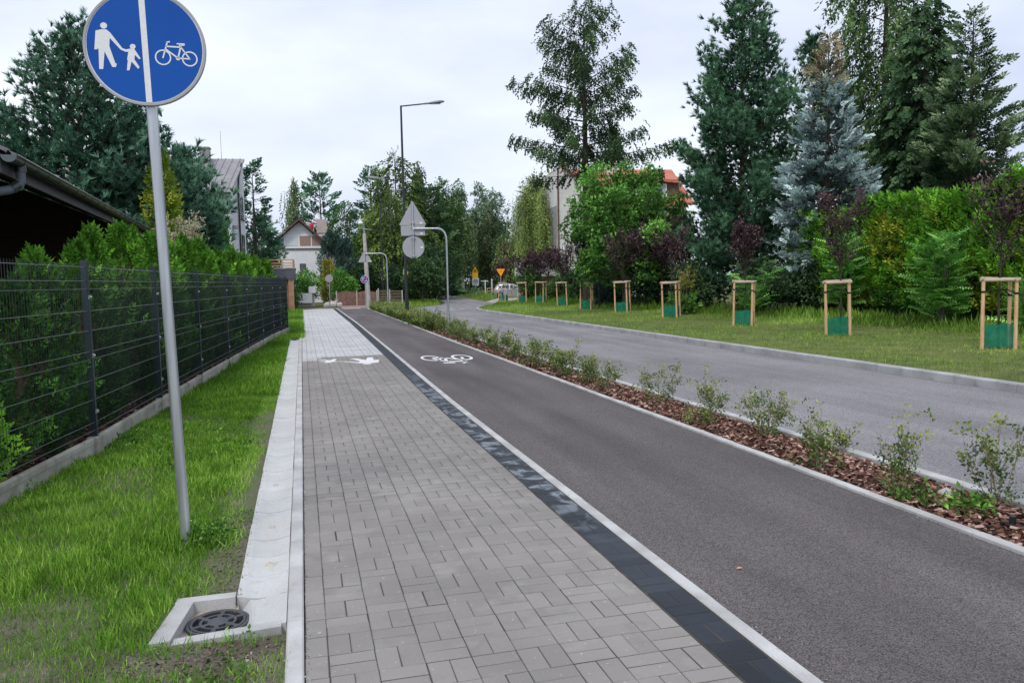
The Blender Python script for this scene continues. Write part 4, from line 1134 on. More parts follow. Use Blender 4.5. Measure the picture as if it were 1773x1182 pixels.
stand(flat_shapes('face_border', [circ(0, 0, .265, n=36)], 0, M['signwhite'], es), 0, -.009)
stand(flat_shapes('face', [circ(0, 0, .245, n=36)], 0, M['signblue'], es), 0, -.012)
stand(flat_shapes('symbols', [band((-.16, .06), (-.02, .13), .05), band((.02, -.13), (.16, -.08), .05), circ(-.1, -.05, .05), circ(.1, .07, .05)], 0, M['signwhite'], es), 0, -.014)
stand(flat_shapes('diagonal', [band((-.15, -.15), (.15, .15), .075)], 0, M['signred'], es), 0, -.016)
# far yellow warning sign over a white plate
ys = empty('warning_sign', (20.75, 94.6, -.1), R(-12), 'yellow triangular warning sign above a yellow and a white plate', 'road sign')
ys.scale = (.84, .84, .95)
b = MB(); b.tube([(.1, .05, -.1), (0, .05, 3.4)], .05, 8); b.build('post', M['galv'], ys)
b = MB(); b.prism(tri(1.0, .85, 2.95), 'y', -.02, 0); b.build('triangle_plate', M['signorange'], ys)
stand(flat_shapes('symbol', [band((-.14, -.1), (.14, .14), .07), band((-.14, .14), (.14, -.1), .07), band((-.2, -.14), (.3, -.18), .05)], 0, M['black'], ys), 3.27, -.028)
b = MB(); b.box(-.42, .42, -.022, 0, 2.35, 2.94); b.build('oblong_plate', M['signyellow'], ys)
b = MB(); b.box(-.44, .52, -.024, -.002, 1.38, 2.33); wp = b.build('white_plate', M['signwhite'], ys)
o = stand(flat_shapes('ring', rings(0, 0, .34, .07), 0, M['black'], wp), 1.85, -.030); o.location.x = .05
fc = bpy.data.curves.new('number', 'FONT'); fc.body = '30'; fc.size = .46; fc.align_x = 'CENTER'; fc.align_y = 'CENTER'; fc.offset = .012
_tmp = bpy.data.objects.new('number_text', fc); col.objects.link(_tmp); bpy.context.view_layer.update(); _me = bpy.data.meshes.new_from_object(_tmp.evaluated_get(bpy.context.evaluated_depsgraph_get())); bpy.data.objects.remove(_tmp); _me.materials.clear(); _me.materials.append(M['black'])
fo = bpy.data.objects.new('number', _me); col.objects.link(fo); fo.parent = wp; fo.rotation_euler = (R(90), 0, 0); fo.location = (.05, -.030, 1.85)
# yield sign
yy = empty('yield_sign', (14.62, 57.6, .0), R(-12), 'orange yellow upside down triangular yield sign on thin post', 'road sign')
b = MB(); b.tube([(0, .04, -.1), (0, .04, 2.75)], .04, 8); b.build('post', M['galv'], yy)
b = MB(); b.prism(tri(.74, .66, 2.15, 0, True), 'y', -.015, 0); b.build('plate', M['signred'], yy)
b = MB(); b.prism(tri(.66, .58, 2.205, 0, True), 'y', -.021, -.0155); b.build('face', M['signorange'], yy)
yy.scale = (.93, .93, .93)
stand(flat_shapes('face_marks', [band((-.06, .0), (-.05, .10), .025), band((.05, -.02), (.03, .08), .025), band((.03, .1), (.1, .1), .025)], 0, M['signred'], yy), 2.55, -.024)

# --- stakes with rails and green skirts round the young trees
M['skirt'] = mat('green_mesh', c3(.0, .15, .085), c3(.01, .21, .125), scale=7, rough=.75)
_m = M['skirt']; _nt = _m.node_tree
_tr = _nt.nodes.new('ShaderNodeBsdfTransparent'); _mx = _nt.nodes.new('ShaderNodeMixShader'); _mx.inputs['Fac'].default_value = .66
_nt.links.new(_tr.outputs[0], _mx.inputs[1]); _nt.links.new(_nt.nodes['Principled BSDF'].outputs[0], _mx.inputs[2]); _nt.links.new(_mx.outputs[0], _nt.nodes['Material Output'].inputs['Surface'])
def make_guard():
    t = empty('tree_guard')
    q = [(-.37, -.02), (.14, -.34), (.40, .24)]
    for i, (x, y) in enumerate(q):
        lx = random.gauss(0, .012)
        b = MB(); b.tube([(x + lx, y, -.1), (x, y, 1.28)], [.041, .036], 10); smooth_by_angle(b.build('stake', M['stake'], t))
        b = MB(); b.tube([(x, y, 1.06 - .03 * i), (x, y, 1.10 - .03 * i)], .042, 10); b.build('strap', M['strap'], t)
        b = MB(); b.tube([(x, y, 1.08 - .03 * i), (x * .5, y * .5, 1.11), (.02, .01, 1.13)], .012, 5); b.build('tie', M['strap'], t)
    for i in range(3):
        a, c = Vector(q[i]), Vector(q[(i + 1) % 3]); d = (c - a).normalized() * .07
        b = MB(); zr = 1.305 + .012 * i; b.tube([(a.x - d.x, a.y - d.y, zr), (c.x + d.x, c.y + d.y, zr + .006)], .036, 10); smooth_by_angle(b.build('rail', M['rail'], t))
    b = MB(); k = 14; vs = []; loop = []
    for i in range(3):
        a, c = Vector(q[i]), Vector(q[(i + 1) % 3])
        for s in range(4): loop.append(a.lerp(c, s / 4))
    for p_ in loop:
        o_ = p_ * 1.02; vs += [(o_.x, o_.y, .02), (o_.x * 1.0, o_.y, .25), (o_.x, o_.y, .45 + random.gauss(0, .012))]
    n_ = len(loop); fs = []
    for i in range(n_):
        j = (i + 1) % n_
        fs += [(i*3, j*3, j*3+1, i*3+1), (i*3+1, j*3+1, j*3+2, i*3+2)]
    b.add(vs, fs); smooth_by_angle(b.build('mesh_skirt', M['skirt'], t), 30)
    return t
GUARDS = [(14.0, 13.07), (13.75, 17.75), (13.95, 22.7), (14.55, 29.1), (14.5, 34.0), (14.75, 39.5), (15.4, 45.4), (15.9, 51.6), (15.1, 53.3), (15.45, 60.3)]
WHICH = ['wooden tree guard with green skirt nearest the right picture edge', 'wooden tree guard before the yellowish hedge, second from the right edge',
         'wooden tree guard before the tall pine, third from the right edge', 'wooden tree guard near yellow flower spikes, fourth from the right edge',
         'wooden tree guard before the leaning trunk, fifth from the right', 'wooden tree guard before the grey green bush, sixth from the right',
         'wooden tree guard below the larch trunk, seventh from the right', 'wooden tree guard eighth from the right, before bushes', 'wooden tree guard ninth from the right, at the bush end',
         'farthest wooden tree guard standing in front of the silver car']
g0 = make_guard()
def gz(x, y): return float(verge_z(np.array([x]), y)[0])
for i, ((x, y), lb) in enumerate(zip(GUARDS, WHICH)):
    o = g0 if i == 0 else copy_tree(g0)
    o.scale = (.97, .97, 1.08); o.location = (x, y, gz(x, y)); o.rotation_euler = (R(random.uniform(-2, 2)), R(random.uniform(-2.2, 2.2)), R([-14, -14, -14, -14, -10, -6, 4, -10, 8, -5][i] + random.uniform(-3, 3)))
    tag(o, lb, 'tree guard', 'tree guards along the verge')

# --- far left grey house
M['plaster'] = mat('pale_plaster', c3(.55, .56, .60), c3(.62, .63, .67), scale=1.5, rough=.9, speck=(40, .04))
M['zincroof'] = mat('grey_metal_roof', c3(.20, .19, .20), c3(.26, .25, .26), scale=2, rough=.5, spec=.5)
M['glassdark'] = mat('window_glass', c3(.03, .035, .045), rough=.08, spec=.8)
M['white'] = mat('white_paint', c3(.74, .75, .77), c3(.80, .80, .82), scale=2, rough=.7)
lh = empty('grey_house', (-3.86, 49.2, 0), R(-3.6), 'tall pale grey house with seamed metal roof behind the pines', 'house')
b = MB(); b.prism([(0, -.1), (6.3, -.1), (6.3, 9.75), (0, 7.05)], 'x', -10, 0); b.build('wall', M['plaster'], lh)
b = MB(); b.prism([(-.45, 7.06), (6.4, 10.0), (6.4, 10.12), (-.45, 7.18)], 'x', -10.3, .12); rf = b.build('roof', M['zincroof'], lh)
for k in range(22):
    b = MB(); x = -.15 - k * .46; b.prism([(-.45, 7.18), (6.4, 10.12), (6.4, 10.17), (-.45, 7.23)], 'x', x - .02, x + .02); b.build('seam', M['zincroof'], rf)
b = MB(); b.box(-10.3, .14, -.58, -.45, 7.0, 7.16); b.build('gutter', M['lampblack'], lh)
b = MB(); b.tube([(.08, 5.0, 9.6), (.08, 3.4, 8.4), (.08, 3.0, 7.6), (.08, 3.0, 0)], .06, 8); b.build('downpipe', M['lampblack'], lh)
for (z0_, z1_) in ((2.9, 5.0), (6.0, 7.6)):
    for y_ in (4.2, 5.0):
        b = MB(); b.box(.0, .03, y_, y_ + .45, z0_, z1_); w = b.build('window', M['glassdark'], lh)
        b = MB(); b.box(.0, .10, y_ - .05, y_ + .5, z0_ - .08, z0_); b.build('sill', M['lampblack'], w)
b = MB(); b.box(-2.5, -1.9, 5.2, 5.8, 9.4, 10.6); b.box(-2.55, -1.85, 5.15, 5.85, 10.6, 10.68); b.build('chimney', M['zincroof'], lh)
b = MB(); b.box(-.1, .3, .35, .75, 5.1, 5.3); b.build('vent', M['zincroof'], lh)
b = MB(); b.tube([(-1.3, 6.2, 10), (-1.3, 6.2, 11.9)], .02, 5); b.build('aerial', M['galv'], lh)

# --- white gabled house at the end of the path
M['siding'] = mat('white_siding', c3(.68, .69, .72), c3(.76, .77, .80), scale=1.2, rough=.85)
M['rooftrim'] = mat('brown_roof_edge', c3(.09, .055, .05), c3(.14, .09, .08), scale=6, rough=.8)
M['blind'] = mat('brown_blind', c3(.30, .20, .17), c3(.34, .235, .20), scale=3, rough=.7, stretch=(1, 1, 12))
M['greypane'] = mat('grey_blue_panel', c3(.36, .40, .47), rough=.4)
M['palepane'] = mat('reflecting_pane', c3(.60, .64, .66), rough=.15, spec=.6)  # pale reflection put into the pane's base colour
M['chimney'] = mat('pale_brick_chimney', c3(.42, .36, .33), c3(.55, .49, .46), scale=8, rough=.9)
wh = empty('white_house', (0, 80.6, 0), 0, 'white gabled house with brown window blinds and a rooftop chimney', 'house')
RL = [(-6.6, 2.8), (-5.2, 3.6), (-3.6, 4.75), (-2.1, 6.2), (0, 8.0), (1.9, 6.25), (3.4, 4.75), (4.5, 3.95), (6.6, 2.85)]
b = MB(); b.prism([(-4.6, -.1), (3.75, -.1), (3.8, 2.6), (3.55, 4.1), (3.1, 4.75), (1.85, 6.15), (0, 7.9), (-2.05, 6.1), (-3.5, 4.7), (-4.6, 3.95)], 'y', 0, 9); b.build('wall', M['siding'], wh)
b = MB(); b.prism(RL + [(x, z + .22) for x, z in RL[::-1]], 'y', -.7, 9.6); b.build('roof', M['rooftrim'], wh)
b = MB(); b.box(-2.15, 3.0, -.10, 0, 5.3, 5.45); b.build('window_ledge', M['white'], wh)
b = MB(); b.box(-2.15, 3.0, -.12, 0, 5.2, 5.29); b.build('ledge_shadow_strip', M['rooftrim'], wh)  # dark strip standing in for the shadow under the ledge
b = MB(); b.box(-1.5, 2.35, -.07, 0, 5.46, 6.62); fr = b.build('window', M['white'], wh)
for (xa, xb, mm_) in ((-1.36, -.18, 'palepane'), (0.0, 1.05, 'blind'), (1.17, 2.22, 'blind')):
    b = MB(); b.box(xa, xb, -.10, -.072, 5.55, 6.52); b.build('pane', M[mm_], fr)
for pts in ([(-2.1, 5.46), (-1.53, 5.46), (-1.53, 6.5), (-2.1, 5.95)], [(2.38, 5.46), (2.95, 5.46), (2.7, 5.55), (2.38, 5.85)]):
    b = MB(); b.prism(pts, 'y', -.05, 0); b.build('side_panel', M['greypane'], wh)
b = MB(); b.box(-.1, .5, -.05, 0, 2.6, 3.8); b.build('lower_window', M['glassdark'], wh)
b = MB(); b.box(1.75, 2.75, 2.5, 3.6, 5.4, 8.35); b.box(1.7, 2.8, 2.45, 3.65, 6.95, 7.05); b.build('chimney', M['chimney'], wh)
b = MB(); b.tube([(2.05, 3, 8.35), (2.05, 3, 8.9)], .12, 8); b.build('chimney_pot', M['white'], wh)
fl = empty('red_banner', (1.35, 82.2, 6.75), 0, 'red cloth hanging on a thin mast beside the chimney', 'banner')
b = MB(); b.tube([(.05, 0, -.3), (.12, 0, 2.0)], .035, 6); b.build('mast', M['rail'], fl)
b = MB()
vs = []
for i in range(5):
    for j in range(6):
        u, w_ = i / 4, j / 5
        vs.append((.1 - u * .45 - w_ * .12 + .05 * math.sin(w_ * 7), -.06 + .06 * math.sin(u * 5 + w_ * 4), 1.25 - w_ * 1.1 - u * .18))
b.add(vs, [(i*6+j, (i+1)*6+j, (i+1)*6+j+1, i*6+j+1) for i in range(4) for j in range(5)]); o = b.build('cloth', M['signred'], fl, True)
sol = o.modifiers.new('thickness', 'SOLIDIFY'); sol.thickness = .02

# --- garage with roof terrace
M['brick'] = mat('orange_brick', c3(.38, .20, .12), c3(.48, .29, .19), scale=5, rough=.9)
M['orangewood'] = mat('orange_wood', c3(.50, .25, .12), c3(.60, .35, .19), scale=4, rough=.7)
M['slate'] = mat('slate_cladding', c3(.085, .09, .11), c3(.11, .115, .135), scale=3, rough=.6)
gr = empty('garage', (-.5, 54.2, 0), 0, 'low garage with slate grey parapet and orange timber roof railing', 'garage')
b = MB(); b.box(-5.5, -.35, .35, 7, -.1, 2.1); b.build('wall', M['brick'], gr)
b = MB(); b.box(-.35, 0, 0, .35, -.1, 2.1); b.build('pillar', M['brick'], gr)
b = MB(); b.box(-5.8, .12, -.1, 7.2, 2.1, 2.78); b.build('parapet', M['slate'], gr)
b = MB(); b.box(-5.8, .16, -.14, 7.2, 2.78, 2.86); b.build('parapet_cap', M['plinth'], gr)
for z in (2.95, 3.12, 3.34):
    b = MB(); b.box(-5.6, .05, -.02, .03, z, z + .07); b.build('rail', M['orangewood'], gr)
    b = MB(); b.box(.02, .07, .04, 7.0, z, z + .07); b.build('rail', M['orangewood'], gr)
for x in (-5.6, -3.7, -1.8, -.02):
    b = MB(); b.box(x, x + .07, .03, .1, 2.86, 3.33); b.build('rail_post', M['orangewood'], gr)
# meter boxes and a stub wall in front of the white house
sw = empty('garden_wall', (-1.2, 66.5, 0), 0, 'low pale garden wall with white meter cabinet below the shrubs', 'wall')
b = MB(); b.box(-1.4, 2.2, 0, .2, -.1, .95); b.build('wall', M['concrete'], sw)
b = MB(); b.box(.6, 2.0, -.25, -.01, .2, 1.0); b.build('cabinet', M['white'], sw)
b = MB(); b.box(1.75, 2.3, -.28, .0, 1.0, 1.55); b.build('meter_box', M['white'], sw)
b = MB(); b.box(-.55, .05, -.05, -.005, .6, .8); b.build('house_plate', M['white'], sw)
for k, (x, y, r) in enumerate([(1.9, 64.0, .28), (2.4, 64.2, .33), (2.9, 64.0, .25), (2.2, 64.6, .3), (2.65, 64.7, .24)]):
    b = MB(); b.tube([(x, y, -.1), (x, y, r * .25), (x + .04, y, r * .7), (x, y, r)], [r, r * 1.05, r * .7, r * .2], 7)
    tag(b.build('stone', M['concrete']), 'rounded grey stone in the small rockery under the round sign', 'stone', 'rockery stones')

# --- picket gate and wire fence at the end of the path
M['gatewood'] = mat('brown_gate_boards', c3(.20, .115, .095), c3(.29, .18, .155), scale=6, rough=.8, piece=.12)
gt = empty('picket_gate', (2.75, 64.2, -.05), R(-12), 'reddish brown double picket gate at the path end', 'gate')
for k in range(26):
    x = k * .118
    b = MB(); h = 1.08 + .10 * math.sin(math.pi * ((k % 13) / 12)); b.prism([(x, .04), (x + .10, .04), (x + .10, h - .04), (x + .05, h), (x, h - .04)], 'y', 0, .025); b.build('picket', M['gatewood'], gt)
for z in (.25, .85):
    b = MB(); b.box(0, 3.07, .028, .07, z, z + .09); b.build('cross_rail', M['gatewood'], gt)
for x in (-.12, 1.49, 3.1):
    b = MB(); b.box(x, x + .09, -.03, .06, -.05, 1.2); b.build('gate_post', M['concrete'] if x != 1.49 else M['rail'], gt)
wf = empty('wire_fence', (5.9, 63.6, -.05), R(-10), 'low rusty wire fence between brown gate and lamp post', 'fence')
for x in (0, .9, 1.9):
    b = MB(); b.box(x, x + .09, 0, .09, -.1, 1.35 - .1 * x); b.build('post', M['concrete'], wf)
for k in range(9):
    b = MB(); b.tube([(0, .04, .12 + k * .13), (2.0, .04, .12 + k * .12)], .012, 4); b.build('wire', M['rail'], wf)
# trunk stump-like grey fence pillar
# --- right house
M['redroof'] = mat('red_tile_roof', c3(.42, .12, .08), c3(.52, .19, .13), scale=5, rough=.75, stretch=(1, 1, 3))
M['offwhite'] = mat('offwhite_render', c3(.58, .57, .55), c3(.68, .67, .65), scale=1.2, rough=.9)
M['brownboard'] = mat('brown_boards', c3(.12, .07, .05), c3(.17, .10, .075), scale=4, rough=.8)
rh = empty('red_roofed_house', (20.2, 60.2, 0), R(-6), 'offwhite house with red tiled roof behind larch and cherry tree', 'house')
b = MB(); b.box(0, 11, 0.6, 10, -.1, 7.7); b.build('wall', M['offwhite'], rh)
b = MB(); b.prism([(0.0, -.1), (2.4, -.1), (2.4, 9.3), (0.4, 10.55), (0.0, 10.55)], 'y', 0, 6); b.build('stair_tower', M['offwhite'], rh)
b = MB(); b.prism([(0.3, 10.62), (2.7, 9.12), (2.7, 9.3), (0.3, 10.82)], 'y', -.3, 6.3); b.build('tower_roof', M['redroof'], rh)
b = MB(); b.prism([(-.1, 7.6), (5, 11.0), (10.4, 7.6), (10.4, 7.8), (5, 11.2), (-.1, 7.8)], 'x', 2.45, 11.4); b.build('roof', M['redroof'], rh)
b = MB(); b.box(5.6, 10.3, .4, 3.0, 7.85, 9.5); dm = b.build('dormer', M['brownboard'], rh)
b = MB(); b.prism([(.0, 9.5), (3.6, 10.5), (3.6, 10.7), (0, 9.7)], 'x', 5.3, 10.6); b.build('dormer_roof', M['redroof'], rh)
for x in (6.55, 8.0):
    b = MB(); b.box(x, x + 1.2, .32, .4, 8.25, 9.4); w = b.build('window', M['white'], rh)
    b = MB(); b.box(x + .12, x + 1.08, .29, .325, 8.37, 9.28); b.build('pane', M['greypane'], w)
b = MB(); b.box(1.0, 1.5, -.05, .0, 6.3, 8.3); w = b.build('window', M['white'], rh)
b = MB(); b.box(1.08, 1.42, -.07, -.045, 6.4, 8.2); b.build('pane', M['glassdark'], w)
b = MB(); b.box(5.2, 6.2, 3.6, 4.6, 9.6, 12.0); b.box(5.15, 6.25, 3.55, 4.65, 12.0, 12.12); b.build('chimney', M['offwhite'], rh)
b = MB(); b.box(-3.6, .6, -1.6, .55, 2.0, 3.15); bl = b.build('balcony', M['white'], rh)
b = MB(); b.box(-3.6, .6, -1.62, -1.58, 3.55, 3.62); b.build('balcony_rail', M['brownboard'], bl)
for k in range(6):
    b = MB(); b.box(-3.6 + k * .82, -3.54 + k * .82, -1.62, -1.58, 3.15, 3.6); b.build('baluster', M['brownboard'], bl)
b = MB(); b.box(-3.2, .5, -1.2, .5, -.1, 1.99); b.build('basement', M['brick'], rh)
b = MB(); b.tube([(-.05, -.05, 0), (-.05, -.05, 10.6)], .07, 8); b.build('downpipe', M['brownboard'], rh)
b = MB(); b.box(2.6, 6.6, -.9, .55, 3.7, 3.9); b.build('canopy', M['brownboard'], rh)

# --- silver hatchback
M['carpaint'] = mat('silver_paint', c3(.42, .43, .46), c3(.46, .47, .50), scale=2, rough=.25, spec=.6, metal=.5)
M['tyre'] = mat('tyre_rubber', c3(.015, .015, .016), rough=.8)
M['hub'] = mat('wheel_rim', c3(.42, .43, .45), rough=.35, metal=.6)
M['lampred'] = mat('tail_lamp_red', c3(.45, .02, .02), rough=.2)
car = empty('parked_car', (18.95, 78.0, -.07), R(-14), 'small silver hatchback parked on the drive behind the yield sign', 'car')
# sections along the car, tail at x=0: x, half width, sill z, belt z, roof z, roof half width
SEC = [(0.0, .60, .42, .80, .82, .55), (.05, .76, .30, .86, .90, .60), (.22, .82, .22, .92, 1.18, .58), (.42, .84, .20, .94, 1.37, .58), (.8, .85, .20, .95, 1.44, .60), (1.5, .85, .20, .95, 1.46, .61), (2.1, .85, .20, .94, 1.43, .60), (2.55, .85, .20, .93, 1.22, .62), (2.95, .84, .20, .92, .95, .66), (3.4, .82, .20, .86, .88, .62), (3.72, .74, .24, .74, .76, .56), (3.85, .58, .34, .62, .64, .46)]
b = MB(); vs = []
for x, w, zs, zb, zr, wr in SEC:
    vs += [(x, -w * .9, zs), (x, -w, zs + .18), (x, -w, zb - .12), (x, -w * .965, zb), (x, -wr, zr - .05), (x, -wr * .8, zr), (x, wr * .8, zr), (x, wr, zr - .05), (x, w * .965, zb), (x, w, zb - .12), (x, w, zs + .18), (x, w * .9, zs)]
k = 12
fs = [(i*k + j, i*k + (j+1) % k, (i+1)*k + (j+1) % k, (i+1)*k + j) for i in range(len(SEC) - 1) for j in range(k)] + [tuple(range(k))[::-1], tuple((len(SEC) - 1) * k + j for j in range(k))]
b.add(vs, fs); smooth_by_angle(b.build('body', M['carpaint'], car), 35)
def sidez(x, f):   # point on the glass area of the near side
    for i in range(len(SEC) - 1):
        if SEC[i][0] <= x <= SEC[i+1][0]:
            t = (x - SEC[i][0]) / (SEC[i+1][0] - SEC[i][0]); s = [SEC[i][q] + (SEC[i+1][q] - SEC[i][q]) * t for q in range(6)]
            return s[1] * .965 + (s[5] - s[1] * .965) * f, s[3] + (s[4] - .05 - s[3]) * f
for sgn in (-1, 1):
    for (xa, xb, xc, xd) in ((.42, .78, .80, .58), (.9, 1.62, 1.62, .92), (1.74, 2.62, 2.22, 1.74)):
        b = MB(); vs = []
        for x, f in ((xa, .1), (xb, .1), (xc, .88), (xd, .88)):
            w, z = sidez(x, f); vs.append((x, sgn * (w + .008), z))
        b.add(vs, [(0, 1, 2, 3)]); b.build('window', M['glassdark'], car)
    for x in (.72, 3.05):
        b = MB(); b.tube([(x, sgn * .70, .30), (x, sgn * .865, .30)], .30, 24); wlo = b.build('wheel', M['tyre'], car)
        b = MB(); b.tube([(x, sgn * .86, .30), (x, sgn * .875, .30)], .19, 20); b.build('rim', M['hub'], wlo)
        b = MB(); b.tube([(x, sgn * .80, .31), (x, sgn * .858, .31)], .345, 24); b.build('wheel_arch', M['tyre'], car)
    b = MB(); b.box(-.01, .14, sgn * .66 - .06, sgn * .66 + .06, .80, 1.05); b.build('tail_lamp', M['lampred'], car)
    b = MB(); b.box(2.35, 2.5, sgn * .92 - .07, sgn * .92 + .07, .95, 1.07); b.build('mirror', M['carpaint'], car)
    b = MB(); b.box(1.05, 1.2, sgn * .85 - .015, sgn * .85 + .015, .80, .84); b.build('door_handle', M['tyre'], car)
b = MB(); b.box(-.05, .12, -.72, .72, .32, .55); b.build('bumper', M['tyre'], car)
b = MB(); b.add([(.06, -.5, .97), (.06, .5, .97), (.33, .48, 1.33), (.33, -.48, 1.33)], [(0, 1, 2, 3)]); b.build('rear_window', M['glassdark'], car)

# --- white posts and a low timber frame beyond the car
wp_ = empty('white_post_frame', (24.6, 106, -.1), 0, 'two white posts with a crossbar and small timber frame on far grass', 'post')
for x, h in ((0, 1.95), (.95, 2.1)):
    b = MB(); b.box(x, x + .12, 0, .12, 0, h); b.build('post', M['white'], wp_)
b = MB(); b.box(-.55, .5, .02, .1, 1.75, 1.86); b.build('crossbar', M['white'], wp_)
b = MB(); b.box(.2, 1.6, -.3, -.2, .75, .85); b.box(.2, .3, -.3, -.2, 0, .75); b.box(1.5, 1.6, -.3, -.2, 0, .75); b.box(.2, 1.6, -.3, -.2, .4, .48); b.build('timber_frame', M['rail'], wp_)

# --- person far down the road
M['skin'] = mat('skin', c3(.45, .28, .20), rough=.6)
M['coat'] = mat('dark_clothes', c3(.025, .027, .035), c3(.05, .05, .06), scale=5, rough=.9)
M['trousers'] = mat('grey_trousers', c3(.18, .18, .20), c3(.25, .25, .27), scale=5, rough=.9)
pr = empty('person', (18.9, 111.0, -.07), R(150), 'person in dark top, grey trousers and pale cap walking far off', 'person')
joints = [((0,0,.95),.15), ((0,0,1.15),.145), ((0,0,1.38),.16), ((0,0,1.50),.07), ((0,-.01,1.60),.085), ((0,-.01,1.70),.09),
          ((.18,0,1.42),.065), ((.25,.04,1.16),.05), ((.24,-.08,.95),.04), ((-.18,0,1.42),.065), ((-.25,-.03,1.16),.05), ((-.24,-.14,.97),.04),
          ((.10,0,.88),.10), ((.11,-.12,.50),.07), ((.11,-.05,.09),.05), ((.11,-.2,.05),.04), ((-.10,0,.88),.10), ((-.11,.10,.50),.07), ((-.11,.24,.12),.05), ((-.11,.12,.05),.04)]
edges = [(0,1),(1,2),(2,3),(3,4),(4,5),(2,6),(6,7),(7,8),(2,9),(9,10),(10,11),(0,12),(12,13),(13,14),(14,15),(0,16),(16,17),(17,18),(18,19)]
me = bpy.data.meshes.new('body'); me.from_pydata([j[0] for j in joints], edges, []); me.update()
pr.scale = (.88, .88, .88)
bo = bpy.data.objects.new('body', me); col.objects.link(bo); bo.parent = pr
skm = bo.modifiers.new('skin', 'SKIN')
for i, (p_, r_) in enumerate(joints): me.skin_vertices[0].data[i].radius = (r_, r_)
me.skin_vertices[0].data[0].use_root = True
bo.modifiers.new('smooth', 'SUBSURF').levels = 1; bo.modifiers['smooth'].render_levels = 2
pm_, nt2, N2, L2, P2 = _nodes('clothed_body'); tcn = N2.new('ShaderNodeTexCoord'); sx = N2.new('ShaderNodeSeparateXYZ'); L2.new(tcn.outputs['Object'], sx.inputs[0])
crn = N2.new('ShaderNodeValToRGB'); crn.color_ramp.interpolation = 'CONSTANT'; e = crn.color_ramp.elements
e[0].color = c3(.03, .03, .03); e[0].position = 0; e[1].position = .05; e[1].color = c3(.20, .20, .22)
k_ = e.new(.5); k_.color = c3(.03, .032, .04); k_ = e.new(.755); k_.color = c3(.45, .28, .2)
dv = N2.new('ShaderNodeMath'); dv.operation = 'DIVIDE'; dv.inputs[1].default_value = 2.0; L2.new(sx.outputs['Z'], dv.inputs[0]); L2.new(dv.outputs[0], crn.inputs['Fac']); L2.new(crn.outputs['Color'], P2.inputs['Base Color']); P2.inputs['Roughness'].default_value = .85
me.materials.append(pm_)
b = MB(); b.tube([(0, -.01, 1.70), (0, -.01, 1.76), (0, -.01, 1.82), (0, -.01, 1.84)], [.115, .115, .08, .02], 14); b.box(-.08, .08, -.22, -.09, 1.705, 1.72); b.build('cap', M['white'], pr, True)
# ================================================================== VEGETATION
# --- right side
conifer('pine_tree', 'tall bushy dark green pine left of the blue spruce', (20.2, 33.1, .1), 14.4, 3.1, z0=.5, nb=140, rnd=True, e_lo=-.05, e_hi=.75, curve=.28, step=.43, size=1.05,
        tm=TUFT, mt='pine', bark='barkred', lat=.42, clump=5, crad=.42, jit=.28, tint=.42, r0=.2)
conifer('blue_spruce', 'silvery blue spruce with dry brown top', (22.0, 29.3, .1), 11.6, 2.75, z0=.6, nb=150, prof=.82, e_lo=-.12, e_hi=.35, curve=.10, step=.205, size=.95,
        tm=FIR, mt='bluespruce', lat=.36, tint=.46, tipc=.9, tip=(9.7, 'deadtip'))
conifer('dark_spruce', 'very tall dark green spruce between blue spruce and fir', (29.2, 31.7, .1), 15.4, 3.6, z0=.5, nb=150, prof=.75, e_lo=-.32, e_hi=.2, curve=.12, step=.29, size=1.2, hang=1.0, vj=.16,
        tm=SPRUCE, mt='spruce', lat=.34, tint=.42)
conifer('fir_tree', 'layered fir with pale shoot tips at right picture edge', (27.9, 27.7, .1), 12.6, 3.2, z0=.5, nb=125, prof=.8, e_lo=.02, e_hi=.3, curve=.10, step=.23, size=1.05,
        tm=FIR, mt='fir', lat=.42, tint=.42, tipc=.8)
conifer('weeping_larch', 'loose hanging larch behind the blue spruce, cut by the top edge', (32.0, 37.7, .1), 21.5, 4.3, z0=6.5, nb=80, prof=.5, e_lo=-.15, e_hi=.3, curve=-.06, step=.38, vj=.4, size=1.5, hang=1.6,
        tm=LARCH, mt='larch', lat=.3, tint=.5, jit=.45)
conifer('small_pine', 'slim pine top showing between tall pine and blue spruce', (28.4, 39.1, .1), 14.8, 2.2, z0=3, nb=60, rnd=True, e_lo=.3, e_hi=1.0, curve=.3, step=.5, size=1.35, tm=TUFT, mt='pine', bark='barkred', lat=.3, clump=4, crad=.4, tint=.4)
conifer('larch_tree', 'tall larch with drooping twigs and open tiered branches', (17.4, 46.5, .1), 18.5, 4.9, z0=7.8, nb=66, prof=.62, e_lo=.02, e_hi=.85, curve=.06, step=.145, size=.9, hang=1.7, vj=.12,
        tm=FRINGE + LARCHUP, mt='larch', lat=.085, jit=.3, tint=.28, r0=.30)
broadleaf('cherry_tree', 'fresh green broadleaf tree in front of the red roofed house', (16.6, 38.4, .1), 7.4, 3.0, zc=4.3, rz=3.1, nblob=64, ncl=3300, size=1.2, tm=LEAF, mt='cherry', blob=.165, spread=1.2, tint=.52, r0=.13, hang=.1)
weeping('weeping_willow', 'pale green weeping willow left of the larch', (19.5, 65.0, 0), 10.9, 3.3, 1.0, n=3000, size=1.5, tint=.55)
broadleaf('small_willow', 'pale willow foliage topping the white house corner', (22.8, 69.0, 0), 12.2, 2.6, zc=8.5, rz=3.4, nblob=12, ncl=500, size=1.6, tm=BIRCH, mt='willow', hang=.8, tint=.45)
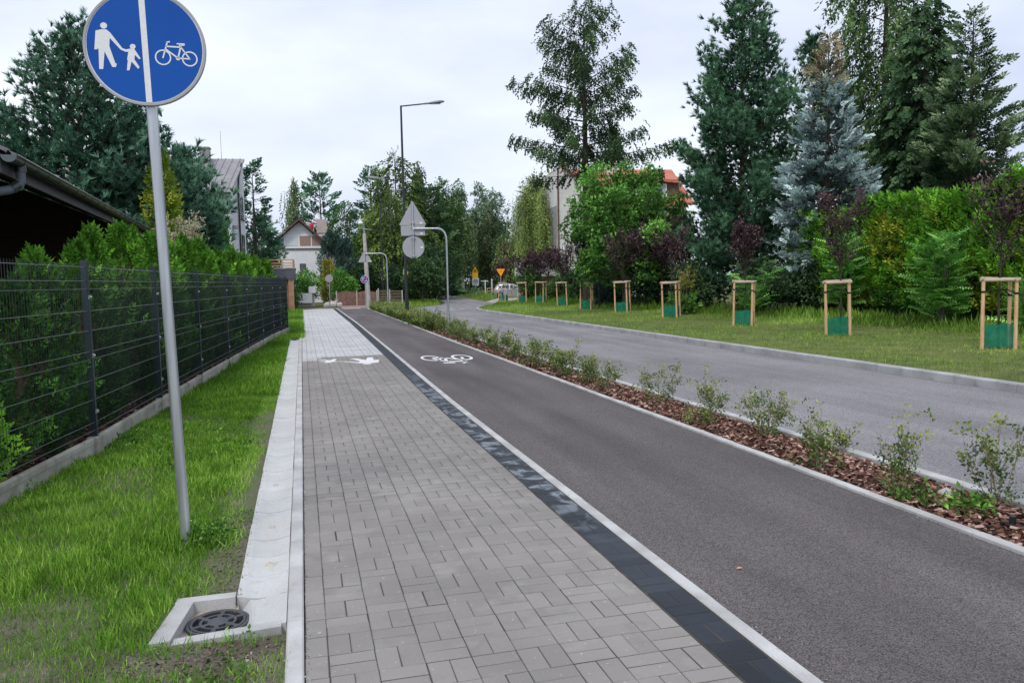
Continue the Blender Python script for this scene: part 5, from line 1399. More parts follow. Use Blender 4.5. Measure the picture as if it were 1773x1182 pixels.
# bushes behind the guards
BUSH = [((17.2, 58.5), 2.6, 1.5, 'broadmid', 'bright green bush at the far end of the verge'), ((18.4, 54.0), 2.4, 1.6, 'broadmid', 'leafy bush below the white balcony'), ((18.2, 49.5), 2.7, 1.6, 'broad', 'dark bush behind the seventh tree guard'),
        ((17.3, 42.6), 2.4, 1.1, 'juniper', 'grey green bush below the larch trunk'), ((19.4, 43.2), 3.4, 1.8, 'broad', 'dark leafy bush beside the larch foot'), ((18.0, 37.6), 2.6, 1.7, 'broad', 'dark bush behind the fifth tree guard'),
        ((20.4, 38.8), 4.6, 2.0, 'broad', 'tall dark bush between cherry tree and pine'), ((17.6, 33.0), 2.2, 1.5, 'broad', 'shady bush left of the tall pine'), ((20.8, 28.6), 2.6, 1.6, 'broad', 'dark green bush at the foot of the tall pine'),
        ((18.3, 28.4), 2.3, 1.3, 'broad', 'shady leafy bush before the pine, left of the hedge')]
for (x, y), h, r, m_, lb in BUSH:
    broadleaf('bush', lb, (x, y, .1), h, r, zc=h * .5, rz=h * .5, nblob=12, ncl=620, size=1.0, tm=LEAF, mt=m_, blob=.42, cat='bush', group='bushes behind the tree guards', trunk_h=.25, r0=.04, tint=.45)
# purple plum trees inside the guards
PL_LB = ['young purple plum tree rising from the guard at the right edge', 'young purple plum before the yellowish hedge', 'young purple plum before the tall pine', 'young purple plum right of the cherry tree', 'young purple plum before the cherry tree',
         'young purple plum below the larch', 'young purple plum before the house wall', 'young purple plum before the balcony', 'young purple plum at the willow', 'farthest young purple plum, near the silver car']
for i, ((x, y), lb) in enumerate(zip(GUARDS, PL_LB)):
    t = empty('plum_tree', (x + .02, y, gz(x, y)), random.uniform(0, 6), lb, 'tree', 'young purple plums along the verge')
    H_ = [3.95, 4.15, 3.7, 4.0, 4.1, 4.0, 3.9, 3.9, 3.8, 3.6][i]; dens = [190, 220, 360, 300, 300, 300, 300, 300, 280, 220][i]; wd = [.62, .6, .42, .8, .9, .8, .7, .8, .7, .5][i]
    tubes = [([(0, 0, -.1), (.01, .02, 1.0), (0, 0, 1.75), (.02, .0, H_ * .9)], [.026, .022, .02, .006])]
    P, D = [], []
    for k in range(26):
        a = rng.uniform(0, 6.28); z = rng.uniform(1.55, H_ * .72); L = rng.uniform(.5, 1.0) * (H_ - z) * .75
        e = np.array([math.cos(a) * wd * rng.uniform(.5, 1.1), math.sin(a) * wd * rng.uniform(.5, 1.1), L]); st = np.array([0, 0, z])
        md = st + e * .5 + np.array([math.cos(a), math.sin(a), 0]) * .10
        tubes.append(([tuple(st), tuple(md), tuple(st + e)], [.011, .007, .003]))
        kk = dens // 26 + 1; s = rng.uniform(.15, 1.05, kk)[:, None]
        P.append(st + e * s + np.array([math.cos(a), math.sin(a), 0]) * (.10 * 4 * s * (1 - s)) + rng.normal(0, .07, (kk, 3))); D.append(e + rng.normal(0, .5, (kk, 3)))
    wood('trunk', tubes, M['barkdark'], t, 5)
    v, f, tt = scatter(LEAFSM, np.concatenate(P), np.concatenate(D), rng.uniform(1.3, 2.4, sum(len(p_) for p_ in P)) * (1 + .03 * y / 5), .45, rollj=2, tj=.25)
    np_mesh('crown', v, f, M['plum'], tt, t)
# old purple plum bushes by the house
for (x, y), h, r, lb in (((18.2, 57.0), 3.9, 1.5, 'dark purple leaved tree before the white balcony'), ((16.0, 40.8), 4.6, 1.7, 'dark purple leaved tree left under the cherry crown'), ((17.6, 36.2), 4.7, 1.8, 'dark purple leaved tree right under the cherry crown')):
    broadleaf('purple_plum', lb, (x, y, .1), h, r, zc=h * .74, rz=h * .25, nblob=14, ncl=400, size=.85, tm=LEAF, mt='plum', blob=.27, bark='barkdark', r0=.05, trunk_h=h * .4, tint=.5, group='older purple plums')

# clipped thuja hedge
HA, HB = np.array([17.7, 8.0]), np.array([21.0, 30.4])
hd = (HB - HA) / np.linalg.norm(HB - HA); hn = np.array([-hd[1], hd[0]])      # towards the road
hl = np.linalg.norm(HB - HA)
hg = empty('thuja_hedge', (HA[0], HA[1], .1), 0, 'tall clipped yellowish green thuja hedge at the right', 'hedge')
n_ = 11500
s = rng.uniform(0, hl, n_); topf = rng.uniform(0, 1, n_) < .2
Hh = 3.95 + .18 * np.sin(s * .9) + .12 * np.sin(s * 2.7 + 1)
z = np.where(topf, Hh - rng.uniform(0, .12, n_), rng.uniform(.1, 1, n_) * Hh)
bulge = .16 * np.sin(s * 2.1 + np.sin(z * 2)) + .10 * np.sin(s * 5.3 + z * 3.1) + .08 * np.sin(z * 5 + s * 1.7)
off = np.where(topf, rng.uniform(-1.2, .1, n_), bulge + rng.normal(0, .07, n_) - .25 * (z / 3.8) ** 6)
P = np.stack([hd[0] * s + hn[0] * off, hd[1] * s + hn[1] * off, z], 1)
D = np.stack([hn[0] * .5 + rng.normal(0, .35, n_), hn[1] * .5 + rng.normal(0, .35, n_), .8 + rng.normal(0, .3, n_)], 1)
gp = np.sin(s * .75 + z * .8) + np.sin(s * 1.9 - z * 1.6 + 2) + rng.normal(0, .6, n_)
gold = (gp > .55) & (z < 3.6)
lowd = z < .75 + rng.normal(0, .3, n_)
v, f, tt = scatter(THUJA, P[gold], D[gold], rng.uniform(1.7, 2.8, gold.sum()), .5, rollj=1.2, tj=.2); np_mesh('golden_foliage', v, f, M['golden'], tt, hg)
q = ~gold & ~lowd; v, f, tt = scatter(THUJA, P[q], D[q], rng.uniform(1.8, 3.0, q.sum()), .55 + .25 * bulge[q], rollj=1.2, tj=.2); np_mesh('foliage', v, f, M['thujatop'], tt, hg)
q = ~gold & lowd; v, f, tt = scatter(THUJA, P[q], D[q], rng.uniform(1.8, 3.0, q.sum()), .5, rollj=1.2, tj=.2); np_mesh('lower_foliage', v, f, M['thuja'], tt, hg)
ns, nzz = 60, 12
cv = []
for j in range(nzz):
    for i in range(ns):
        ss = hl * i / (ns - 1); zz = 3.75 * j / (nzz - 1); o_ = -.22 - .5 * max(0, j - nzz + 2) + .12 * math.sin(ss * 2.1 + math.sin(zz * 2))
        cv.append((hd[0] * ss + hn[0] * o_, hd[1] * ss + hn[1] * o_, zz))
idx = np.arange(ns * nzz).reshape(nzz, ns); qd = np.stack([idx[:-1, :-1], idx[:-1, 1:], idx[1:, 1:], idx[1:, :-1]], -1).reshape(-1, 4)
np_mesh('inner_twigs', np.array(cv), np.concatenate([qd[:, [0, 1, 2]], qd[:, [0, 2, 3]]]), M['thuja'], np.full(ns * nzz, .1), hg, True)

# pinnate leaved saplings before the hedge
PIN = []
for k in range(4):
    r = np.random.default_rng(k + 90); V, F = [], []
    for i in range(9):
        x = .12 + .075 * i; zz = -.25 * (x ** 2)
        for sdn in (-1, 1):
            d = norm(np.array([.35, sdn * 1.0, -.28 + r.normal(0, .1)])); s_ = norm(np.cross(d, np.array([0, 0, 1.0]))); l = .19 * (1 - abs(i - 4) / 9) * r.uniform(.85, 1.1); w = .062; b0 = np.array([x, 0, zz]); kk = len(V)
            V += [b0, b0 + d * l * .4 + s_ * w * .5, b0 + d * l, b0 + d * l * .4 - s_ * w * .5]; F += [(kk, kk+1, kk+2), (kk, kk+2, kk+3)]
    PIN.append((np.array(V), np.array(F)))
def sapling(lb, x, y, h, r, n):
    t = empty('sumac_bush', (x, y, .1), rng.uniform(0, 6), lb, 'bush', 'pinnate leaved bushes')
    tubes, P, D = [], [], []
    for k in range(9):
        a = rng.uniform(0, 6.28); rr = r * rng.uniform(.1, .75); hh = h * rng.uniform(.55, 1)
        e = np.array([math.cos(a) * rr, math.sin(a) * rr, hh]); tubes.append(([(0, 0, -.05), tuple(e * np.array([.4, .4, .55])), tuple(e)], [.03, .02, .008]))
        m_ = n // 9; s = rng.uniform(.2, 1, m_)[:, None]; az = rng.uniform(0, 6.28, m_)
        P.append(e * np.array([1, 1, 1]) * s * np.array([1, 1, 1]) + rng.normal(0, .05, (m_, 3))); D.append(np.stack([np.cos(az), np.sin(az), rng.uniform(.1, .9, m_)], 1))
    wood('stem', tubes, M['barkgrey'], t, 5)
    v, f, tt = scatter(PIN, np.concatenate(P), D=np.concatenate(D), S=rng.uniform(.6, 1.1, sum(len(p) for p in P)), T=.5, rollj=.6, tj=.2)
    np_mesh('leaves', v, f, M['sumac'], tt, t)
sapling('tall fresh green pinnate leaved bush left of the hedge', 19.1, 24.6, 3.3, 1.25, 420)
sapling('green pinnate leaved bush before the middle of the hedge', 18.0, 18.7, 2.6, 1.15, 380)
sapling('low pinnate leaved bush behind the third tree guard', 17.2, 27.4, 1.8, .9, 150)
sapling('small pinnate leaved bush before the right hedge end', 17.5, 15.5, 1.3, .7, 90)
# yellow flower spikes
mu = empty('flower_spikes', (15.9, 30.6, .1), 0, 'yellow flowering mullein stalks behind the fourth tree guard', 'plant')
tubes = []; P = []; D = []
for k in range(6):
    a = rng.uniform(-.6, .6); e = np.array([a * .8, rng.uniform(-.3, .3), rng.uniform(1.5, 2.1)]); tubes.append(([(0, 0, 0), tuple(e * .6), tuple(e)], [.015, .012, .008]))
    s = rng.uniform(.55, 1, 26)[:, None]; P.append(e * s + rng.normal(0, .02, (26, 3))); D.append(rng.normal(0, 1, (26, 3)) + np.array([0, 0, .5]))
wood('stem', tubes, M['barkgrey'], mu, 5)
v, f, tt = scatter(LEAFSM, np.concatenate(P), np.concatenate(D), 1.4, .6); np_mesh('flowers', v, f, M['yellowbush'], tt, mu)
az = rng.uniform(0, 6.28, 40); v, f, tt = scatter(LEAFBIG, np.stack([np.cos(az) * .15, np.sin(az) * .15, rng.uniform(.05, .6, 40)], 1), np.stack([np.cos(az), np.sin(az), np.full(40, .5)], 1), .8, .5); np_mesh('leaves', v, f, M['weed'], tt, mu)

# --- left side
conifer('pine_tree', 'big blue green pine behind the carport roof', (-6.2, 26.2, .0), 9.1, 2.6, z0=.8, nb=110, rnd=True, e_lo=.0, e_hi=.95, curve=.32, step=.44, size=.86, tm=TUFT, mt='pineblue', bark='barkred', lat=.44, clump=6, crad=.45, tint=.45, r0=.16)
conifer('pine_tree', 'blue green pine at the left picture edge behind the carport', (-9.6, 28.1, .0), 7.7, 2.3, z0=1.0, nb=66, rnd=True, e_lo=.1, e_hi=.9, curve=.3, step=.5, size=1.1, tm=TUFT, mt='pineblue', bark='barkred', lat=.42, clump=5, crad=.45, tint=.42, r0=.13)
conifer('pine_tree', 'lower pine directly behind the blue sign pole', (-4.9, 27.9, .0), 6.9, 1.9, z0=.8, nb=70, rnd=True, e_lo=.0, e_hi=.9, curve=.3, step=.45, size=1.0, tm=TUFT, mt='pineblue', bark='barkred', lat=.44, clump=6, crad=.42, tint=.5, r0=.12)
conifer('pine_tree', 'young pine between the sign pole and grey house', (-3.7, 29.6, .0), 6.2, 1.6, z0=.6, nb=64, rnd=True, e_lo=.0, e_hi=.9, curve=.3, step=.42, size=.95, tm=TUFT, mt='pineblue', bark='barkred', lat=.44, clump=6, crad=.4, tint=.55, r0=.10)
thuja_bush('golden_cypress', 'narrow golden cypress between two pines', (-3.9, 25.3, 0), 5.5, .55, 700, 2.0, 'golden', tint=.45, cat='conifer tree')
thuja_bush('thuja_tree', 'dark green conical thuja right of the young pine', (-3.2, 33.3, 0), 5.0, .68, 1200, 2.1, 'thuja', tint=.75, cat='conifer tree')
thuja_bush('thuja_tree', 'broad dark thuja below the young pine', (-3.2, 30.4, 0), 4.0, .9, 1200, 2.1, 'thuja', tint=.6, cat='conifer tree')
conifer('spruce_tree', 'dark spruce just right of the tall grey house', (-3.2, 61.5, 0), 10.6, 2.1, z0=.5, nb=80, prof=.8, e_lo=-.15, e_hi=.3, step=.4, size=1.5, tm=SPRUCE, mt='pine', lat=.4, tint=.35)
conifer('pine_tree', 'dark pine between the grey house and white house', (-3.0, 66.5, 0), 7.0, 1.6, z0=.6, nb=56, rnd=True, e_lo=.05, e_hi=.7, curve=.25, step=.7, size=1.5, tm=TUFT, mt='pine', bark='barkred', lat=.45, clump=4, crad=.6, tint=.4)
# cream plumes
pf = empty('plume_shrub', (-2.55, 18.6, 0), 0, 'shrub with cream flower plumes above the left hedge', 'shrub')
tubes, P, D = [], [], []
for k in range(9):
    a = rng.uniform(0, 6.28); e = np.array([math.cos(a) * .35, math.sin(a) * .35, rng.uniform(2.6, 3.15)]); tubes.append(([(0, 0, 0), tuple(e * .6), tuple(e)], [.02, .014, .006]))
    m_ = 60; s = rng.uniform(0, 1, m_); wdt = .13 * (1 - s * .7); P.append(e + np.stack([rng.normal(0, 1, m_) * wdt, rng.normal(0, 1, m_) * wdt, (s - .7) * .5], 1)); D.append(rng.normal(0, 1, (m_, 3)) + np.array([0, 0, .6]))
wood('stem', tubes, M['barkgrey'], pf, 5)
v, f, tt = scatter(LEAFSM, np.concatenate(P), np.concatenate(D), 1.1, .55); np_mesh('plumes', v, f, M['plume'], tt, pf)
az = rng.uniform(0, 6.28, 220); v, f, tt = scatter(LEAF, np.stack([np.cos(az) * rng.uniform(.1, .4, 220), np.sin(az) * rng.uniform(.1, .4, 220), rng.uniform(.5, 2.6, 220)], 1), np.stack([np.cos(az), np.sin(az), np.full(220, .3)], 1), .6, .5); np_mesh('leaves', v, f, M['broadmid'], tt, pf)

# row of thujas behind the mesh fence
ORD = ['first', 'second', 'third', 'fourth', 'fifth', 'sixth', 'seventh', 'eighth', 'ninth', 'tenth', 'eleventh', 'twelfth', 'thirteenth', 'fourteenth', 'fifteenth', 'sixteenth', 'seventeenth', 'eighteenth', 'nineteenth', 'twentieth', 'twenty-first', 'twenty-second', 'twenty-third', 'twenty-fourth', 'twenty-fifth']
yy_ = 5.1; k = 0
while yy_ < 28.6:
    far = (yy_ - 5) / 23
    h = float(np.interp(yy_, [5, 8.0, 9.2, 10, 11.2, 14, 28], [1.5, 1.5, 1.6, 1.9, 2.25, 2.25, 2.2])) + random.uniform(-.18, .2)
    pan_prev = pan if k else -1
    pan = int(np.searchsorted([p[1] for p in FENCE], yy_)) - 1
    x = FX(yy_) - .55 - (.12 if k % 2 else 0)
    lb = ['thuja behind the mesh panel cut by the left picture edge', 'thuja behind the nearest whole mesh panel', 'thuja behind the mesh panel crossed by the sign pole', 'thuja behind the mesh panel right of the sign pole',
          'thuja behind the second mesh panel beyond the sign pole', 'thuja behind the third mesh panel beyond the sign pole', 'thuja behind the fourth mesh panel beyond the sign pole', 'thuja behind the last mesh panels'][min(7, max(0, pan - 0) if pan < 1 else min(7, pan - 0))]
    inpan = inpan + 1 if (k and (pan == pan_prev or pan > 7)) else 1
    lb = ORD[inpan - 1] + ' ' + lb.replace('the ', '', 1) + ', from the near end'
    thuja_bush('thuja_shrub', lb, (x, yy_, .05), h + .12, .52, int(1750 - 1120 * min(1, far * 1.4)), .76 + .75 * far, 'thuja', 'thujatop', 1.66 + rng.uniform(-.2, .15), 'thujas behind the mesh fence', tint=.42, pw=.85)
    yy_ += .84 + .2 * far; k += 1
thuja_bush('yellow_shrub', 'bright yellow green shrub low at the left picture edge', (FX(7.2) - .38, 7.15, .05), 1.0, .3, 300, 1.0, 'thujatop', tint=.8)
# litter of dry clippings under the hedge
n_ = 1500; Yl = rng.uniform(5, 20, n_); Xl = np.array([FX(a) for a in Yl]) - rng.uniform(.03, .5, n_)
az = rng.uniform(0, 6.28, n_); v, f, tt = scatter(CH, np.stack([Xl, Yl, rng.uniform(.05, .12, n_)], 1), np.stack([np.cos(az), np.sin(az), rng.normal(0, .3, n_)], 1), rng.uniform(.03, .09, n_), .35, tj=.2)
tag(np_mesh('hedge_litter', v, f, M['chips'], tt), 'brown litter of dry clippings under the left hedge', 'litter', kind='stuff')

# --- far centre
C = 'trees beyond the end of the path'
weeping('birch_tree', 'grey green birch behind the white house, left of its spruce', (-.5, 103, 0), 15.6, 3.0, 3.0, n=700, tm=BIRCH, mt='birch', bark='barkbirch', size=1.5, group=C, tint=.45, narrow=.6)
conifer('spruce_tree', 'broad dark conifer right behind the white house roof', (2.6, 99, 0), 14.8, 4.0, z0=1, nb=66, prof=.7, e_lo=.1, e_hi=.7, curve=.1, step=.65, size=2.1, tm=SPRUCE, mt='pine', lat=.45, group=C, tint=.5)
broadleaf('dark_tree', 'dark leafy tree right of the house chimney', (5.6, 93.5, 0), 11.0, 3.2, nblob=16, ncl=900, size=1.5, tm=LEAF, mt='broadmid', group=C, tint=.4)
broadleaf('dark_tree', 'bright mid green tree low behind the bent roof edge', (7.0, 86.0, 0), 8.2, 2.4, nblob=14, ncl=700, size=1.4, tm=LEAF, mt='broadmid', group=C, tint=.55)
conifer('spruce_tree', 'dark pointed spruce left of the far lamp', (7.8, 88.5, 0), 14.2, 3.1, z0=.8, nb=72, prof=.75, e_lo=-.1, e_hi=.4, step=.6, size=2.0, tm=SPRUCE, mt='pine', lat=.42, group=C, tint=.45)
conifer('larch_tree', 'olive green larch behind the far lamp', (9.6, 80.5, 0), 14.3, 3.6, z0=1.5, nb=90, prof=.6, e_lo=-.1, e_hi=.4, curve=-.05, step=.46, size=2.2, hang=.8, vj=.3, tm=LARCH, mt='larchbright', bark='barkgrey', lat=.38, group=C, tint=.25)
conifer('larch_tree', 'lower yellowish larch in front of its taller neighbour', (8.4, 75.0, 0), 9.8, 3.3, z0=1.2, nb=80, prof=.6, e_lo=-.1, e_hi=.4, curve=-.05, step=.44, size=1.9, hang=.8, vj=.3, tm=LARCH, mt='larchbright', bark='barkgrey', lat=.38, group=C, tint=.4)
weeping('birch_tree', 'birch with drooping crown right of the near lamp pole', (12.6, 85.3, 0), 15.2, 2.3, 2.5, n=900, tm=BIRCH, mt='birch', bark='barkbirch', size=1.5, group=C, tint=.3, narrow=.6)
broadleaf('dark_tree', 'tall dark broadleaf tree behind the bent sign post', (16.4, 92.0, 0), 13.8, 4.0, nblob=22, ncl=1500, size=1.7, tm=LEAF, mt='broadmid', group=C, tint=.3)
conifer('dark_conifer', 'dark conifer behind the sign backs', (13.7, 83.5, 0), 11.6, 3.4, z0=.6, nb=66, prof=.6, e_lo=-.1, e_hi=.4, step=.6, size=2.0, tm=SPRUCE, mt='spruce', lat=.42, group=C, tint=.5)
weeping('weeping_birch', 'pale hanging birch right of the bent sign post', (21.6, 106.5, 0), 12.4, 3.0, 1.5, n=1000, tm=BIRCH, mt='birch', bark='barkbirch', size=1.5, group=C, tint=.4)
broadleaf('oak_tree', 'round olive dark tree above the yellow warning sign', (26.5, 110.5, 0), 11.8, 4.2, zc=6.3, rz=5.6, nblob=24, ncl=1500, size=1.9, tm=LEAF, mt='oak', group=C, tint=.4)
broadleaf('dark_tree', 'purple dark tree behind the yield sign', (25.0, 96.0, 0), 6.2, 2.2, zc=3.8, rz=2.4, nblob=14, ncl=700, size=1.6, tm=LEAF, mt='plum', group=C, tint=.5)
broadleaf('dark_tree', 'dark tree between oak and weeping willow', (25.8, 98.0, 0), 9.6, 2.8, nblob=16, ncl=800, size=1.7, tm=LEAF, mt='broad', group=C, tint=.4)
for (x, y, h, r), lb in zip([(31.8, 159, 21.8, 3.6), (37.0, 163, 22.4, 3.6), (38.6, 157, 20.2, 3.0), (28.0, 150, 17.0, 4.0)],
        ['left of three pale far poplars', 'tallest middle one of three pale far poplars', 'right and lowest of three pale far poplars', 'pale far tree filling the gap left of poplars']):
    broadleaf('poplar_tree', lb, (x, y, 0), h, r, zc=h * .6, rz=h * .4, nblob=18, ncl=700, size=3.0, tm=LEAF, mt='poplar', blob=.3, group=C, tint=.45)
broadleaf('dark_bush', 'large dark bush left of the road bend', (9.9, 66.0, -.1), 5.2, 2.1, zc=2.6, rz=2.6, nblob=18, ncl=1100, size=1.3, tm=LEAF, mt='broad', cat='bush', trunk_h=.3, r0=.06, tint=.55)
broadleaf('dark_bush', 'second dark bush behind the road bend', (12.6, 76.0, -.1), 5.5, 2.4, zc=2.7, rz=2.7, nblob=16, ncl=900, size=1.5, tm=LEAF, mt='broad', cat='bush', trunk_h=.3, r0=.06, tint=.35)
# understorey of the wood, one dark mass
n_ = 4000; X_ = rng.uniform(-4, 62, n_); Y_ = np.where(X_ > 21, rng.uniform(124, 140, n_), rng.uniform(100, 118, n_)); X_ = np.where(X_ > 21, X_ + 3, np.minimum(X_, 15.5))
Z_ = rng.uniform(0, 1, n_) ** .8 * (6.5 + 1.6 * np.sin(X_ * .7) + 1.2 * np.sin(X_ * 1.9))
v, f, tt = scatter(LEAFBIG, np.stack([X_, Y_, Z_], 1), rng.normal(0, 1, (n_, 3)) + np.array([0, -.4, .3]), rng.uniform(1.2, 2.4, n_), .35, rollj=2, tj=.2)
tag(np_mesh('woodland', v, f, M['broad'], tt), 'dark understorey of the wood closing the far view', 'wood', kind='stuff')
# shrubs before the white house
thuja_bush('juniper_shrub', 'dark blue green juniper before the white gable', (2.75, 72.5, 0), 6.0, 1.15, 800, 3.6, 'juniper', tint=.4, tm=THUJA, pw=.4)
thuja_bush('juniper_shrub', 'second juniper reaching the right gable edge', (4.0, 73.5, 0), 5.5, .8, 500, 3.6, 'juniper', tint=.45)
thuja_bush('yellow_cypress', 'golden yellow cypress in front of the juniper', (2.3, 69.5, 0), 3.5, .6, 360, 3.2, 'yellowbush', tint=.5)
broadleaf('green_bush', 'rounded bright green bush behind the round sign back', (3.2, 67.0, 0), 2.9, 1.45, zc=1.5, rz=1.4, nblob=12, ncl=520, size=1.1, mt='cherry', cat='bush', trunk_h=.2, r0=.04, tint=.5)
broadleaf('green_bush', 'bright green bush left of the round sign back', (.4, 68.0, 0), 2.8, 1.6, zc=1.5, rz=1.3, nblob=12, ncl=520, size=1.1, mt='cherry', cat='bush', trunk_h=.2, r0=.04, tint=.6)
broadleaf('green_bush', 'low mixed bush beside the garage pillar', (-.6, 58.0, 0), 1.6, .8, zc=.8, rz=.8, nblob=9, ncl=260, size=.9, mt='broadmid', cat='bush', trunk_h=.1, r0=.03, tint=.5)
broadleaf('dark_bush', 'dark bush behind the brown gate', (5.2, 69.5, 0), 3.6, 2.1, zc=1.9, rz=1.7, nblob=12, ncl=600, size=1.3, mt='broad', cat='bush', trunk_h=.2, r0=.04, tint=.3)
broadleaf('dark_bush', 'dark leafy bush behind the wire fence', (8.0, 70.5, 0), 3.2, 1.9, zc=1.6, rz=1.6, nblob=12, ncl=560, size=1.3, mt='broad', cat='bush', trunk_h=.2, r0=.04, tint=.35)

# --- shrubs in the mulch bed
def bed_shrub(h, w, nst, nlf, size, seed, low=.25):
    """spirea: wiry stems, leaves mostly on the upper halves, and a leafy tuft at the foot"""
    t = empty('bed_shrub')
    tubes, P, D = [], [], []
    for k in range(nst):
        a = rng.uniform(0, 6.28); l = rng.uniform(.55, 1.0); e = np.array([math.cos(a) * w * rng.uniform(.25, 1), math.sin(a) * w * .55 * rng.uniform(.25, 1), h * l])
        st = np.array([rng.normal(0, .025), rng.normal(0, .025), -.02]); md = st + e * .5 + np.array([-math.cos(a), -math.sin(a), 0]) * .04 * w
        tubes.append(([tuple(st), tuple(md), tuple(st + e)], [.0045, .0032, .0018]))
        for q in range(2):
            s0 = rng.uniform(.45, .8); tw_ = st + e * s0; e2 = e * .3 + rng.normal(0, .07, 3) + np.array([0, 0, .05]); tubes.append(([tuple(tw_), tuple(tw_ + e2)], [.0025, .0015]))
            m_ = max(3, nlf // (nst * 4)); s = rng.uniform(.2, 1.05, m_)[:, None]; P.append(tw_ + e2 * s + rng.normal(0, .012, (m_, 3))); D.append(e2 / np.linalg.norm(e2) + rng.normal(0, .5, (m_, 3)))
        m_ = max(4, nlf // (nst * 2)); s = rng.uniform(.42, 1.03, m_)[:, None]
        P.append(st + e * s + np.array([-math.cos(a), -math.sin(a), 0]) * .04 * w * 4 * s * (1 - s) * .5 + rng.normal(0, .016, (m_, 3))); D.append(e / np.linalg.norm(e) + rng.normal(0, .5, (m_, 3)))
    m_ = int(nlf * low); a = rng.uniform(0, 6.28, m_); rr = np.abs(rng.normal(0, .09, m_)); P.append(np.stack([np.cos(a) * rr, np.sin(a) * rr, rng.uniform(.0, .17, m_)], 1)); D.append(np.stack([np.cos(a), np.sin(a), np.full(m_, .8)], 1))
    wood('stem', tubes, M['twig'], t, 4)
    P = np.concatenate(P); D = np.concatenate(D)
    v, f, tt = scatter(LEAFSM, P, D, rng.uniform(.7, 1.3, len(P)) * size, .35 + .35 * np.clip(P[:, 2] / h, 0, 1), rollj=2, tj=.16)
    np_mesh('leaves', v, f, M['shrub'], tt, t)
    return t
GS = 'shrubs in the mulch bed'
for (x, y, h, w, nst, nl, lb) in [(4.85, 4.50, .60, .36, 9, 110, 'leggy reddish tipped shrub at the right edge of the mulch bed'), (4.34, 4.88, .60, .22, 7, 110, 'upright two-topped shrub beside the stone in the mulch bed'), (4.32, 5.80, .48, .15, 6, 110, 'narrow shrub with dense dark foot in the mulch bed'),
        (4.86, 6.30, .24, .13, 5, 40, 'small low shrub at the road side kerb of the bed'), (4.66, 7.15, .50, .42, 10, 170, 'widest many-stemmed shrub in the middle of the near bed'), (4.60, 8.2, .54, .30, 8, 110, 'sparse arching shrub left of the widest shrub'),
        (4.34, 8.05, .15, .14, 5, 40, 'tiny leafy shrub hugging the cycle path kerb'), (4.60, 9.57, .58, .40, 9, 130, 'broad airy shrub with bare lower stems'), (4.45, 11.1, .48, .26, 8, 120, 'bushy shrub where the row of shrubs turns sparse')]:
    t = bed_shrub(h * .93, w, nst, int(nl * 1.0), .8, 0); t.location = (x, y, .0); tag(t, lb, 'shrub', GS)
VAR = [bed_shrub(random.uniform(.48, .66), random.uniform(.28, .42), 8, 80, 1.25, 0, .35) for _ in range(4)]
VARF = [bed_shrub(random.uniform(.5, .62), random.uniform(.4, .5), 10, 120, 1.9, 0, .5) for _ in range(3)]
used = set(); spots = []
yb = 11.9
while yb < 27: spots.append((4.38 + .34 * random.random(), yb, 0)); yb += random.uniform(.75, 1.05)
while yb < 52: spots.append((4.34 + .12 * random.random(), yb, 1)); spots.append((4.70 + .12 * random.random(), yb + .2, 1)); yb += random.uniform(.85, 1.05)
for i_, (x, y, far) in enumerate(spots):
    src = random.choice(VARF if far else VAR)
    if src.name in used: o = copy_tree(src)
    else: o = src; used.add(src.name)
    o.location = (x, y, 0); o.rotation_euler = (0, 0, random.uniform(0, 6.28)); s_ = random.uniform(.8, 1.1) * (.8 if far else .88); o.scale = (s_, s_, s_ * random.uniform(.9, 1.1))
    tag(o, 'dense green shrub in the far overlapping row of the mulch bed' if far else ORD[i_] + ' green shrub in the looser middle row, counted from the near end', 'shrub', 'far shrubs of the mulch bed' if far else 'middle shrubs of the mulch bed')
st = MB(); st.tube([(4.66, 4.78, -.01), (4.66, 4.78, .03), (4.665, 4.78, .055), (4.66, 4.785, .065)], [.05, .055, .04, .01], 9); tag(smooth_by_angle(st.build('stone', M['concrete']), 60), 'rounded pale pebble lying on the bark chips by a shrub', 'stone')
def low_weed(name, lb, loc, r, n, size, mt='weed', h=.12, cat='plant', group=None):
    t = empty(name, loc, 0, lb, cat, group)
    a = rng.uniform(0, 6.28, n); rr = r * rng.uniform(0, 1, n) ** .6
    P = np.stack([np.cos(a) * rr, np.sin(a) * rr, rng.uniform(0, 1, n) * h * (1 - .6 * rr / r)], 1); D = np.stack([np.cos(a), np.sin(a), rng.uniform(.2, 1.2, n)], 1)
    v, f, tt = scatter(LEAFSM, P, D, rng.uniform(.8, 1.5, n) * size, .5, rollj=2, tj=.2); np_mesh('leaves', v, f, M[mt], tt, t)
    return t
low_weed('weed', 'low green weed patch in the bark chips near the right edge', (4.50, 4.42, .0), .10, 40, 1.0, h=.05)
low_weed('weed', 'small weed between the pebble and the cycle path', (4.36, 4.75, .0), .08, 24, .9, h=.04)
low_weed('weed', 'leafy dark weed clump at the foot of the sign pole', (-.68, 5.42, .0), .11, 60, .7, h=.13)

